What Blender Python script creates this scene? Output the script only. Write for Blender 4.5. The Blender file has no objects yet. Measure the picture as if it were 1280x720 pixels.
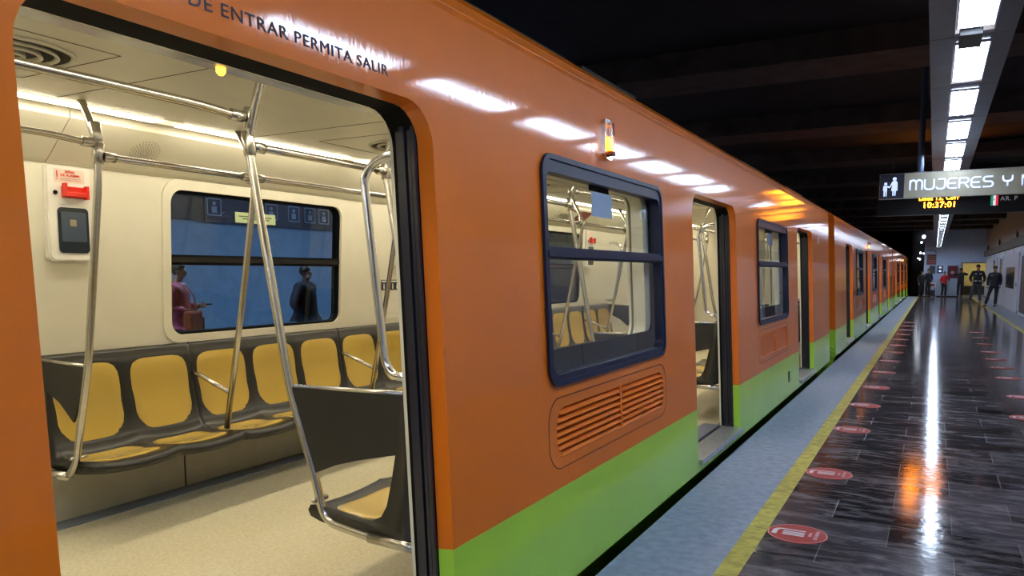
import bpy, bmesh, math, random
from mathutils import Vector, Matrix
from mathutils.geometry import tessellate_polygon
random.seed(7)
PI = math.pi
sc = bpy.context.scene
col = sc.collection

# ------------------------------------------------------------------ camera
F_PX, CY, VPX, VPY, CAMH = 950.0, 435.0, 1168.0, 341.0, 1.5
pitch = math.atan((CY - VPY) / F_PX)
yaw = math.atan((VPX - 640) / F_PX * math.cos(pitch))
cd = bpy.data.cameras.new('camera'); cam = bpy.data.objects.new('camera', cd); col.objects.link(cam)
cd.sensor_width = 36; cd.lens = F_PX / 1280 * 36; cd.shift_y = (CY - 360) / 1280
cd.clip_start = 0.05; cd.clip_end = 300
cam.location = (0, 0, CAMH); cam.rotation_euler = (PI/2 - pitch, 0, yaw)
sc.camera = cam

# ------------------------------------------------------------------ materials
def new_mat(name):
    m = bpy.data.materials.new(name); m.use_nodes = True
    nt = m.node_tree; b = nt.nodes['Principled BSDF']
    return m, nt, b
def N(nt, t, **k):
    n = nt.nodes.new(t)
    for a, v in k.items(): setattr(n, a, v)
    return n
def srgb(r, g, b):
    f = lambda c: ((c/255+0.055)/1.055)**2.4 if c > 10.3 else c/255/12.92
    return (f(r), f(g), f(b), 1)
def noise_col(nt, b, c1, c2, scale, detail=4, sx=(1, 1, 1), lo=.35, hi=.65, coords='pos'):
    if coords == 'pos':
        g = N(nt, 'ShaderNodeNewGeometry'); src = g.outputs['Position']
    mp = N(nt, 'ShaderNodeMapping'); mp.inputs['Scale'].default_value = sx
    nt.links.new(src, mp.inputs['Vector'])
    no = N(nt, 'ShaderNodeTexNoise'); no.inputs['Scale'].default_value = scale; no.inputs['Detail'].default_value = detail
    nt.links.new(mp.outputs[0], no.inputs['Vector'])
    cr = N(nt, 'ShaderNodeValToRGB'); cr.color_ramp.elements[0].position = lo; cr.color_ramp.elements[1].position = hi
    cr.color_ramp.elements[0].color = c1; cr.color_ramp.elements[1].color = c2
    nt.links.new(no.outputs[0], cr.inputs[0]); nt.links.new(cr.outputs[0], b.inputs['Base Color'])
    return no, cr, mp
def bump(nt, b, hsock, strength, dist):
    bp = N(nt, 'ShaderNodeBump'); bp.inputs['Strength'].default_value = strength; bp.inputs['Distance'].default_value = dist
    nt.links.new(hsock, bp.inputs['Height']); nt.links.new(bp.outputs[0], b.inputs['Normal'])
MATS = {}
def M(name, c, rough=.5, metal=0, coat=0, var=.06, scale=6, spec=.5):
    """procedural plain material with a faint tone variation"""
    if name in MATS: return MATS[name]
    m, nt, b = new_mat(name)
    if len(c) == 3: c = (*c, 1)
    a = tuple(max(0, x*(1-var)) for x in c[:3]) + (1,); d = tuple(min(1, x*(1+var)) for x in c[:3]) + (1,)
    noise_col(nt, b, a, d, scale)
    b.inputs['Roughness'].default_value = rough; b.inputs['Metallic'].default_value = metal
    b.inputs['Coat Weight'].default_value = coat; b.inputs['Coat Roughness'].default_value = .08
    b.inputs['Specular IOR Level'].default_value = spec
    MATS[name] = m; return m
def EM(name, c, s):
    if name in MATS: return MATS[name]
    m, nt, b = new_mat(name)
    b.inputs['Base Color'].default_value = (*c[:3], 1) if s < 3 else (.8, .8, .8, 1)
    b.inputs['Emission Color'].default_value = (*c[:3], 1); b.inputs['Emission Strength'].default_value = s
    b.inputs['Roughness'].default_value = .4
    MATS[name] = m; return m
def GLASS(name, tint, refl=.06, rough=0.0):
    m = bpy.data.materials.new(name); m.use_nodes = True; nt = m.node_tree; nt.nodes.clear()
    o = N(nt, 'ShaderNodeOutputMaterial'); t = N(nt, 'ShaderNodeBsdfTransparent'); t.inputs[0].default_value = (*tint, 1)
    g = N(nt, 'ShaderNodeBsdfGlossy'); g.inputs['Roughness'].default_value = rough
    lw = N(nt, 'ShaderNodeLayerWeight'); lw.inputs[0].default_value = .5
    pw = N(nt, 'ShaderNodeMath', operation='POWER'); pw.inputs[1].default_value = 4.0; nt.links.new(lw.outputs['Facing'], pw.inputs[0])
    ml = N(nt, 'ShaderNodeMath', operation='MULTIPLY_ADD'); ml.inputs[1].default_value = .55; ml.inputs[2].default_value = refl
    nt.links.new(pw.outputs[0], ml.inputs[0])
    mx = N(nt, 'ShaderNodeMixShader'); nt.links.new(ml.outputs[0], mx.inputs[0])
    nt.links.new(t.outputs[0], mx.inputs[1]); nt.links.new(g.outputs[0], mx.inputs[2]); nt.links.new(mx.outputs[0], o.inputs[0])
    MATS[name] = m; return m

# coach livery: orange above, green below the paint line at z = 0.50
def livery():
    m, nt, b = new_mat('livery_paint')
    g = N(nt, 'ShaderNodeNewGeometry'); s = N(nt, 'ShaderNodeSeparateXYZ'); nt.links.new(g.outputs['Position'], s.inputs[0])
    c = N(nt, 'ShaderNodeMath', operation='GREATER_THAN'); c.inputs[1].default_value = .502; nt.links.new(s.outputs[2], c.inputs[0])
    mx = N(nt, 'ShaderNodeMix', data_type='RGBA')
    mx.inputs[6].default_value = (.42, .73, .05, 1); mx.inputs[7].default_value = (.84, .185, .003, 1)
    nt.links.new(c.outputs[0], mx.inputs[0])
    no = N(nt, 'ShaderNodeTexNoise'); no.inputs['Scale'].default_value = 1.3; no.inputs['Detail'].default_value = 5
    nt.links.new(g.outputs['Position'], no.inputs['Vector'])
    hs = N(nt, 'ShaderNodeHueSaturation'); mr = N(nt, 'ShaderNodeMapRange'); mr.inputs[1].default_value = .3; mr.inputs[2].default_value = .7
    mr.inputs[3].default_value = .93; mr.inputs[4].default_value = 1.05
    nt.links.new(no.outputs[0], mr.inputs[0]); nt.links.new(mr.outputs[0], hs.inputs['Value']); nt.links.new(mx.outputs[2], hs.inputs['Color'])
    nt.links.new(hs.outputs[0], b.inputs['Base Color'])
    b.inputs['Roughness'].default_value = .45; b.inputs['Specular IOR Level'].default_value = .25; b.inputs['Coat Weight'].default_value = .8; b.inputs['Coat Roughness'].default_value = .055
    # ripples of the sheet metal (vertical brushing)
    mp = N(nt, 'ShaderNodeMapping'); mp.inputs['Scale'].default_value = (1, 40, 2.5); nt.links.new(g.outputs['Position'], mp.inputs[0])
    n2 = N(nt, 'ShaderNodeTexNoise'); n2.inputs['Scale'].default_value = 2.2; n2.inputs['Detail'].default_value = 6; nt.links.new(mp.outputs[0], n2.inputs[0])
    bp = N(nt, 'ShaderNodeBump'); bp.inputs['Strength'].default_value = .07; bp.inputs['Distance'].default_value = .004
    nt.links.new(n2.outputs[0], bp.inputs['Height']); nt.links.new(bp.outputs[0], b.inputs['Coat Normal'])
    return m
LIV = livery()
def marble():
    m, nt, b = new_mat('dark_marble_tiles')
    g = N(nt, 'ShaderNodeNewGeometry')
    mp = N(nt, 'ShaderNodeMapping'); mp.inputs['Location'].default_value = (.16, .02, 0); nt.links.new(g.outputs['Position'], mp.inputs[0])
    br = N(nt, 'ShaderNodeTexBrick'); br.offset = .5; br.inputs['Scale'].default_value = 1
    br.inputs['Brick Width'].default_value = .64; br.inputs['Row Height'].default_value = .4135
    br.inputs['Mortar Size'].default_value = .0028; br.inputs['Mortar Smooth'].default_value = .3
    br.inputs['Color1'].default_value = (.014, .014, .019, 1); br.inputs['Color2'].default_value = (.085, .078, .090, 1)
    br.inputs['Mortar'].default_value = (.13, .13, .14, 1); br.inputs['Bias'].default_value = -.1
    nt.links.new(mp.outputs[0], br.inputs['Vector'])
    m2 = N(nt, 'ShaderNodeMapping'); m2.inputs['Scale'].default_value = (1, 3.4, 1); m2.inputs['Rotation'].default_value = (0, 0, .12)
    nt.links.new(g.outputs['Position'], m2.inputs[0])
    no = N(nt, 'ShaderNodeTexNoise'); no.inputs['Scale'].default_value = 2.6; no.inputs['Detail'].default_value = 12; no.inputs['Roughness'].default_value = .68
    no.inputs['Distortion'].default_value = .9; nt.links.new(m2.outputs[0], no.inputs[0])
    cr = N(nt, 'ShaderNodeValToRGB'); e = cr.color_ramp.elements
    e[0].position = .46; e[0].color = (0, 0, 0, 1); e[1].position = .76; e[1].color = (.22, .20, .21, 1)
    nt.links.new(no.outputs[0], cr.inputs[0])
    n3 = N(nt, 'ShaderNodeTexNoise'); n3.inputs['Scale'].default_value = 1.1; n3.inputs['Detail'].default_value = 3; nt.links.new(g.outputs['Position'], n3.inputs[0])
    c3 = N(nt, 'ShaderNodeValToRGB'); c3.color_ramp.elements[0].position = .4; c3.color_ramp.elements[1].position = .7
    c3.color_ramp.elements[0].color = (0, 0, 0, 1); c3.color_ramp.elements[1].color = (.035, .02, .016, 1)
    nt.links.new(n3.outputs[0], c3.inputs[0])
    a = N(nt, 'ShaderNodeMix', data_type='RGBA', blend_type='ADD'); a.inputs[0].default_value = 1
    nt.links.new(br.outputs[0], a.inputs[6]); nt.links.new(cr.outputs[0], a.inputs[7])
    a2 = N(nt, 'ShaderNodeMix', data_type='RGBA', blend_type='ADD'); a2.inputs[0].default_value = 1
    nt.links.new(a.outputs[2], a2.inputs[6]); nt.links.new(c3.outputs[0], a2.inputs[7])
    nt.links.new(a2.outputs[2], b.inputs['Base Color'])
    rr = N(nt, 'ShaderNodeMapRange'); rr.inputs[3].default_value = .05; rr.inputs[4].default_value = .15
    nt.links.new(no.outputs[0], rr.inputs[0]); nt.links.new(rr.outputs[0], b.inputs['Roughness'])
    b.inputs['IOR'].default_value = 1.2
    ml = N(nt, 'ShaderNodeMath', operation='MULTIPLY_ADD'); ml.inputs[1].default_value = -.9
    n4 = N(nt, 'ShaderNodeTexNoise'); n4.inputs['Scale'].default_value = 16; n4.inputs['Detail'].default_value = 3; nt.links.new(g.outputs['Position'], n4.inputs[0])
    nt.links.new(br.outputs['Fac'], ml.inputs[0]); nt.links.new(n4.outputs[0], ml.inputs[2])
    bump(nt, b, ml.outputs[0], .22, .004)
    return m
MARBLE = marble()
def yellow_line():
    m, nt, b = new_mat('yellow_tile_line')
    g = N(nt, 'ShaderNodeNewGeometry')
    br = N(nt, 'ShaderNodeTexBrick'); br.offset = 0; br.inputs['Scale'].default_value = 1
    br.inputs['Brick Width'].default_value = 7; br.inputs['Row Height'].default_value = .4135; br.inputs['Mortar Size'].default_value = .003
    br.inputs['Color1'].default_value = (.62, .55, .11, 1); br.inputs['Color2'].default_value = (.50, .44, .08, 1); br.inputs['Mortar'].default_value = (.12, .10, .04, 1)
    mp = N(nt, 'ShaderNodeMapping'); mp.inputs['Location'].default_value = (3, .02, 0); nt.links.new(g.outputs['Position'], mp.inputs[0]); nt.links.new(mp.outputs[0], br.inputs[0])
    no = N(nt, 'ShaderNodeTexNoise'); no.inputs['Scale'].default_value = 14; no.inputs['Detail'].default_value = 8; nt.links.new(g.outputs['Position'], no.inputs[0])
    cr = N(nt, 'ShaderNodeValToRGB'); cr.color_ramp.elements[0].position = .35; cr.color_ramp.elements[0].color = (.62, .6, .55, 1); cr.color_ramp.elements[1].position = .6
    nt.links.new(no.outputs[0], cr.inputs[0])
    mx = N(nt, 'ShaderNodeMix', data_type='RGBA', blend_type='MULTIPLY'); mx.inputs[0].default_value = 1
    nt.links.new(br.outputs[0], mx.inputs[6]); nt.links.new(cr.outputs[0], mx.inputs[7]); nt.links.new(mx.outputs[2], b.inputs['Base Color'])
    b.inputs['Roughness'].default_value = .55
    return m
YEL = yellow_line()
def concrete(name, c1, c2, rough=.8, scale=5):
    m, nt, b = new_mat(name); no, cr, mp = noise_col(nt, b, c1, c2, scale, 9); b.inputs['Roughness'].default_value = rough
    bump(nt, b, no.outputs[0], .25, .006); MATS[name] = m; return m
EDGE = concrete('grey_edge_concrete', (.22, .27, .37, 1), (.30, .36, .47, 1), .6, 16)
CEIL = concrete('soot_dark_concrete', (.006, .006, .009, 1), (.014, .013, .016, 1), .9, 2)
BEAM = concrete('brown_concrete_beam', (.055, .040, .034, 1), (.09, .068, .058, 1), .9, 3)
TRACK = concrete('black_ballast', (.006, .006, .006, 1), (.02, .02, .02, 1), .95, 20)
WALLW = M('white_wall_paint', (.62, .67, .80), .45)
BACKW = M('pale_wall_paint', (.52, .64, .90), .6)
UPW = M('warm_upper_wall', (.42, .36, .32), .8)
WPANEL = M('white_wall_panel', (.52, .56, .70), .3)
OLIVE = M('olive_beam_paint', (.10, .09, .06), .7)
CREAM = M('cream_interior_panel', (.72, .685, .56), .42, var=.02)
CREAMC = M('cream_ceiling_panel', (.60, .57, .47), .36, var=.02)
SEAM = M('dark_seam', (.09, .08, .06), .8)
SEAMO = M('dark_orange_groove', (.10, .02, .004), .7)
def floor_in():
    m, nt, b = new_mat('beige_coach_floor'); no, cr, mp = noise_col(nt, b, (.60, .53, .35, 1), (.74, .67, .48, 1), 60, 3, lo=.3, hi=.7)
    b.inputs['Roughness'].default_value = .55; return m
CFLOOR = floor_in()
STEEL = M('brushed_steel', (.60, .58, .54), .25, 1, var=.05, scale=30)
SILVER = M('aluminium_sill', (.55, .58, .62), .38, .9, var=.08, scale=18)
BLK = M('black_rubber', (.005, .005, .006), .75, spec=.12)
NAVY = M('navy_window_rubber', (.010, .015, .045), .42, spec=.35)
BSHELL = M('charcoal_seat_shell', (.020, .019, .016), .34, coat=.08)
BPANEL = M('matt_black_panel', (.018, .018, .017), .45)
YPAD = M('mustard_seat_pad', (.62, .43, .09), .22, coat=.35, var=.03, scale=3)
WHITE = M('white_plastic', (.75, .73, .66), .35)
RED = M('red_plastic', (.70, .03, .015), .35)
DGLASS = M('smoked_cover', (.02, .025, .03), .12)
TXTD = M('dark_lettering', (.012, .012, .03), .5)
STRED = M('sticker_red', (.42, .038, .034), .4)
STWHITE = M('sticker_white', (.80, .80, .86), .4)
LAMP = EM('cool_white_diffuser', (.66, .79, 1.0), 17)
LTUBE = EM('cool_white_tube', (.64, .78, 1.0), 42)
TUBE = EM('warm_white_tube', (1.0, .90, .68), 18)
TUBED = EM('warm_strip_diffuser', (1.0, .80, .50), 1.0)
AMBER = EM('amber_lamp_glow', (1.0, .28, .005), 26)
AMBERL = EM('amber_led_pixels', (1.0, .26, .008), 26)
AMBERS = EM('small_amber_pilot', (1.0, .50, .03), 3)
GL = GLASS('window_glass', (.95, .97, .96), .03)
GLF = GLASS('far_window_glass', (.80, .90, .97), .03)
GLC = GLASS('clear_lens', (.85, .85, .85), .12)

# ------------------------------------------------------------------ helpers
def link(name, me, mat, parent=None, smooth=False):
    o = bpy.data.objects.new(name, me); col.objects.link(o)
    if mat is not None and not me.materials: me.materials.append(mat)
    if smooth:
        for p in me.polygons: p.use_smooth = True
    if parent is not None:
        o.parent = parent
        wl = Vector((0, 0, 0)); q = parent
        while q is not None: wl += q.location; q = q.parent
        me.transform(Matrix.Translation(-wl))
    return o
def tomesh(bm, name='m'):
    bmesh.ops.recalc_face_normals(bm, faces=bm.faces)
    me = bpy.data.meshes.new(name); bm.to_mesh(me); bm.free(); return me
def thing(name, label, cat, loc=(0, 0, 0), group=None):
    o = bpy.data.objects.new(name, None); col.objects.link(o); o.location = loc; o.empty_display_size = .1
    o['label'] = label; o['category'] = cat
    if group: o['group'] = group
    return o
def tag(o, label, cat, group=None):
    o['label'] = label; o['category'] = cat
    if group: o['group'] = group
    return o
def recenter(o):
    """put the origin of a single-mesh thing at its base centre"""
    me = o.data; xs = [v.co for v in me.vertices]
    c = Vector(((min(v.x for v in xs)+max(v.x for v in xs))/2, (min(v.y for v in xs)+max(v.y for v in xs))/2, min(v.z for v in xs)))
    me.transform(Matrix.Translation(-c)); o.location = c; return o
def b_box(bm, lo, hi, bev=0):
    lo = Vector(lo); hi = Vector(hi)
    r = bmesh.ops.create_cube(bm, size=1)
    vs = r['verts']; s = hi - lo; c = (hi + lo) / 2
    for v in vs: v.co = Vector((v.co.x*s.x, v.co.y*s.y, v.co.z*s.z)) + c
    if bev:
        es = list({e for v in vs for e in v.link_edges})
        bmesh.ops.bevel(bm, geom=es, offset=bev, segments=2, profile=.5, affect='EDGES', clamp_overlap=True)
def box(name, lo, hi, mat, parent=None, bev=0):
    bm = bmesh.new(); b_box(bm, lo, hi, bev); return link(name, tomesh(bm), mat, parent)
def struct(name, o): o.name = name; o['kind'] = 'structure'; return o
def b_tube(bm, pts, r, seg=12, cap=True):
    pts = [Vector(p) for p in pts]; n = len(pts)
    rs = r if isinstance(r, (list, tuple)) else [r]*n
    t0 = (pts[1]-pts[0]).normalized(); up = Vector((0, 0, 1)) if abs(t0.z) < .9 else Vector((1, 0, 0))
    nrm = (up - t0*up.dot(t0)).normalized(); rings = []
    for i, p in enumerate(pts):
        t = ((pts[min(i+1, n-1)]-p).normalized() + (p-pts[max(i-1, 0)]).normalized())
        t = t.normalized() if t.length > 1e-6 else t0
        nrm = (nrm - t*nrm.dot(t)).normalized(); bn = t.cross(nrm)
        rings.append([bm.verts.new(p + (nrm*math.cos(2*PI*k/seg) + bn*math.sin(2*PI*k/seg))*rs[i]) for k in range(seg)])
    for a, b in zip(rings, rings[1:]):
        for k in range(seg): bm.faces.new((a[k], a[(k+1) % seg], b[(k+1) % seg], b[k]))
    if cap: bm.faces.new(rings[0][::-1]); bm.faces.new(rings[-1])
def fillet(pts, r=.05, n=5):
    pts = [Vector(p) for p in pts]; out = [pts[0]]
    for i in range(1, len(pts)-1):
        a, b, c = pts[i-1], pts[i], pts[i+1]
        d1 = (a-b); d2 = (c-b); q = min(r, d1.length*.45, d2.length*.45)
        p1 = b + d1.normalized()*q; p2 = b + d2.normalized()*q
        for k in range(n+1):
            t = k/n; out.append(p1*(1-t)**2 + b*2*t*(1-t) + p2*t*t)
    out.append(pts[-1]); return out
def tube(name, pts, r, mat, parent=None, seg=12, fr=0):
    bm = bmesh.new(); b_tube(bm, fillet(pts, fr) if fr else pts, r, seg)
    o = link(name, tomesh(bm), mat, parent, smooth=True); return o
def rrect(y0, y1, z0, z1, r, n=6):
    if not isinstance(r, (list, tuple)): r = [r]*4      # bl, br, tr, tl
    cs = [((y0, z0), PI, r[0], 1, 1), ((y1, z0), 1.5*PI, r[1], -1, 1), ((y1, z1), 0, r[2], -1, -1), ((y0, z1), .5*PI, r[3], 1, -1)]
    out = []
    for (cy, cz), a0, rr, sy, sz in cs:
        if rr <= 0: out.append((cy, cz)); continue
        for k in range(n+1):
            a = a0 + (PI/2)*k/n
            out.append((cy + sy*rr + rr*math.cos(a), cz + sz*rr + rr*math.sin(a)))
    return out
def plate_bm(bm, outer, holes, f0, f1):
    """solid plate with holes: f0/f1 map (a,b) to the front and back 3-D positions"""
    loops = [outer] + list(holes)
    flat = [p for l in loops for p in l]
    tris = tessellate_polygon([[Vector((a, b, 0)) for a, b in l] for l in loops])
    A = [bm.verts.new(f0(a, b)) for a, b in flat]; B = [bm.verts.new(f1(a, b)) for a, b in flat]
    for t in tris:
        try: bm.faces.new([A[i] for i in t]); bm.faces.new([B[i] for i in reversed(t)])
        except ValueError: pass
    k = 0
    for l in loops:
        n = len(l)
        for i in range(n):
            j = (i+1) % n
            try: bm.faces.new((A[k+i], A[k+j], B[k+j], B[k+i]))
            except ValueError: pass
        k += n
def textmesh(body, size, extrude=.001, align='LEFT', font_shear=0, bold=0, sx=1.0):
    cu = bpy.data.curves.new('t', 'FONT'); cu.body = body; cu.size = size; cu.extrude = extrude; cu.align_x = align
    cu.offset = bold; cu.shear = font_shear; cu.resolution_u = 3; cu.space_character = 1.12
    o = bpy.data.objects.new('t', cu); col.objects.link(o)
    dg = bpy.context.evaluated_depsgraph_get(); me = bpy.data.meshes.new_from_object(o.evaluated_get(dg))
    bpy.data.objects.remove(o); 
    if sx != 1: me.transform(Matrix.Diagonal((sx, 1, 1, 1)))
    me.materials.clear(); return me
def text(name, body, size, mtx, mat, parent, fit=None, **k):
    me = textmesh(body, size, **k)
    if fit:
        xs = [v.co.x for v in me.vertices]; me.transform(Matrix.Diagonal((fit/(max(xs)-min(xs)), 1, 1, 1)))
    me.transform(mtx); return link(name, me, mat, parent)
def frame_m(origin, xdir, ydir):
    x = Vector(xdir).normalized(); y = Vector(ydir).normalized(); z = x.cross(y)
    return Matrix((( x.x, y.x, z.x, origin[0]), (x.y, y.y, z.y, origin[1]), (x.z, y.z, z.z, origin[2]), (0, 0, 0, 1)))
def copy_tree(o, parent=None):
    c = o.copy(); col.objects.link(c); c.parent = parent
    for ch in list(o.children): copy_tree(ch, c)
    return c

# ------------------------------------------------------------------ coach geometry
LEAN = .05
XN, XF = -1.45, -4.26
def SX(side, z, d):
    """x of the coach side wall: side 1 = near (platform) side, -1 = far side; d = depth inwards"""
    return (XN - LEAN*z - d) if side == 1 else (XF + LEAN*z + d)
def side_plate(name, outer, holes, side, d0, d1, mat, parent):
    bm = bmesh.new()
    plate_bm(bm, outer, holes, lambda y, z: (SX(side, z, d0), y, z), lambda y, z: (SX(side, z, d1), y, z))
    return link(name, tomesh(bm), mat, parent)
ZF = .13                       # coach floor level
DI = {1: .18, -1: .09}         # depth of the inner wall face
def inner(side, z): return SX(side, z, DI[side])

def bench(parent, side, ya, nseats, sw, full=True):
    """one moulded bench module with its pads"""
    prof = [(.0, .50), (.08, .475), (.20, .458), (.36, .470), (.50, .490), (.548, .505), (.560, .528), (.545, .552), (.50, .556),
            (.40, .545), (.30, .532), (.225, .535), (.178, .558), (.148, .605), (.120, .70), (.088, .83), (.060, .97), (.046, 1.050), (.020, 1.066), (.0, 1.062)]
    def P(y, i, off=0.0):
        dx, z = prof[i] if isinstance(i, int) else i
        u = ((y - ya)/sw) % 1.0
        dip = math.sin(PI*u)**.7 if 0 < u < 1 else 0
        top = 1 if (z > .5 and dx > .1) else 0
        if .10 < dx: z = z - .022*dip*min(1, (dx)/.25)
        if z > .6: dx = dx - .016*dip*max(0, 1-abs(z-.8)/.3)
        if dx > .5: dx += .012*dip
        x = inner(side, z) - side*dx
        return Vector((x, y, z))
    yb = ya + nseats*sw; nd = nseats*24
    bm = bmesh.new(); rings = []
    for k in range(nd+1):
        y = ya + .004 + (yb-ya-.008)*k/nd
        rings.append([bm.verts.new(P(y, i)) for i in range(len(prof))])
    for a, b in zip(rings, rings[1:]):
        n = len(a)
        for i in range(n): bm.faces.new((a[i], a[(i+1) % n], b[(i+1) % n], b[i]))
    bm.faces.new(rings[0]); bm.faces.new(rings[-1][::-1])
    sh = link('bench', tomesh(bm), BSHELL, parent, smooth=True)
    if not full: return sh
    # pads follow the shell surface
    path = [Vector(p) for p in prof[8:18]]
    cum = [0]
    for a, b in zip(path, path[1:]): cum.append(cum[-1] + (b-a).length)
    def S(s):
        s = max(0, min(cum[-1], s))
        for i in range(len(cum)-1):
            if s <= cum[i+1]:
                t = (s-cum[i])/(cum[i+1]-cum[i]); p = path[i].lerp(path[i+1], t); d = (path[i+1]-path[i]).normalized(); return p, d
        return path[-1], (path[-1]-path[-2]).normalized()
    def pad(name, yc, w0, w1, s0, s1):
        bm = bmesh.new(); NA, NR = 40, 7; rings = []
        for ir in range(NR+1):
            r = ir/NR; ring = []
            for k in range(NA):
                a = 2*PI*k/NA; c, s = math.cos(a), math.sin(a); n = 5
                q = (abs(c)**n + abs(s)**n)**(-1/n)
                u, v = r*q*c, r*q*s
                ss = (s0+s1)/2 + v*(s1-s0)/2; w = w0 + (w1-w0)*(v+1)/2
                y = yc + u*w/2; p, d = S(ss)
                base = P(y, (p.x, p.y)); nx = Vector((d.y, -d.x))      # outward normal in (dx,z): left of direction
                h = .0065*(1 if ir < NR-1 else (.9 if ir == NR-1 else -.2))
                base += Vector((-side*(-d.y)*-1*h*-1, 0, 0)) if False else Vector((-side*abs(d.y)*h, 0, abs(d.x)*h))
                ring.append(bm.verts.new(base))
                if ir == 0: break
            rings.append(ring)
        c0 = rings[0][0]
        for k in range(NA): bm.faces.new((c0, rings[1][k], rings[1][(k+1) % NA]))
        for a, b in zip(rings[1:], rings[2:]):
            for k in range(NA): bm.faces.new((a[k], b[k], b[(k+1) % NA], a[(k+1) % NA]))
        return link(name, tomesh(bm), YPAD, sh, smooth=True)
    for i in range(nseats):
        yc = ya + (i+.5)*sw
        pad('backrest_pad', yc, sw*.84, sw*.88, cum[-1]-.465, cum[-1]-.045)
        pad('seat_pad', yc, sw*.74, sw*.84, .06, .37) if False else pad('seat_pad', yc, sw*.90, sw*.80, .03, .30)
    return sh

def clamp(bm, p, d, r=.027, L=.035):
    d = Vector(d).normalized(); p = Vector(p)
    b_tube(bm, [p-d*L, p-d*L*.9, p+d*L*.9, p+d*L], [r*.85, r, r, r*.85], 12)
RP = .0185
def pole_path(side, y):
    if side == 1:
        return [(-2.50, y, 2.03), (-2.312, y, 1.037), (-2.183, y, .683)]
    return [(-3.47, y, 2.06), (-3.637, y, 1.07), (-3.765, y, .58)]
def lean_end_pole(parent, side, y):
    if side == 1:
        pts = [(-2.39, y, 2.345), (-2.426, y, 2.26), (-2.475, y, 2.13), (-2.505, y, 2.03), (-2.312, y, 1.037), (-2.18, y, .66), (-2.135, y, .49), (-1.90, y, .462), (-1.62, y, .455)]
    else:
        pts = [(-3.60, y, 2.34), (-3.55, y, 2.26), (-3.475, y, 2.10), (-3.485, y, 1.93), (-3.637, y, 1.07), (-3.79, y, .53), (-3.86, y, .455), (-4.19, y, .43)]
    p = tube('grab_pole', pts, RP, STEEL, parent, fr=.07)
    bx, bz = (-2.168, .575) if side == 1 else (-3.782, .560)
    bm = bmesh.new(); b_tube(bm, [(bx, y-.034, bz), (bx, y-.026, bz), (bx, y+.05, bz)], [.006, .011, .011], 10); link('bolt', tomesh(bm), STEEL, p, True)
    bm = bmesh.new(); xe = pts[-2][0]; b_tube(bm, [(xe, y, pts[-2][2]), (pts[-1][0], y, pts[-1][2])], .0235, 12); link('foot_socket', tomesh(bm), STEEL, p, True)
    return p
def mid_pole(parent, side, y):
    if side == 1: pts = [(-2.39, y, 2.345), (-2.475, y, 2.12), (-2.50, y, 2.0), (-2.33, y, 1.1), (-2.17, y, .553)]
    else: pts = [(-3.58, y, 2.34), (-3.44, y, 2.05), (-3.46, y, 1.95), (-3.587, y, 1.314), (-3.755, y, .553)]
    return tube('grab_pole', pts, RP, STEEL, parent, fr=.05)
def end_panel(parent, side, y):
    """dark draught screen at the end of a bench"""
    if side == 1: pts = [(-2.305, 1.03), (-1.66, 1.045), (-1.66, .83), (-1.80, .80), (-1.95, .765), (-2.07, .73), (-2.178, .685), (-2.24, .84)]
    else: pts = [(-3.66, 1.035), (-4.10, 1.045), (-4.12, .92), (-4.00, .885), (-3.90, .84), (-3.785, .745), (-3.72, .86)]
    bm = bmesh.new(); plate_bm(bm, pts, [], lambda a, b: (a, y-.007, b), lambda a, b: (a, y+.007, b))
    o = link('end_panel', tomesh(bm), BPANEL, parent)
    a, b = pts[0], pts[1]
    bm = bmesh.new(); b_tube(bm, [(a[0], y, a[1]+.004), (b[0], y, b[1]+.004)], .009, 8); link('trim_rail', tomesh(bm), STEEL, o, True)
    return o
def door_grab(parent, y, side=1, dirn=1):
    pts = [(-1.66, y, 1.925), (-1.80, y, 1.925), (-1.89, y, 1.87), (-1.80, y, 1.16), (-1.765, y, 1.115), (-1.65, y, 1.11)]
    if side == -1: pts = [(-5.80-p[0]+.02, p[1], p[2]) for p in pts]
    tube('door_handrail', pts, .0165, M('polished_steel', (.66, .68, .74), .16, 1), parent, fr=.05)

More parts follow.
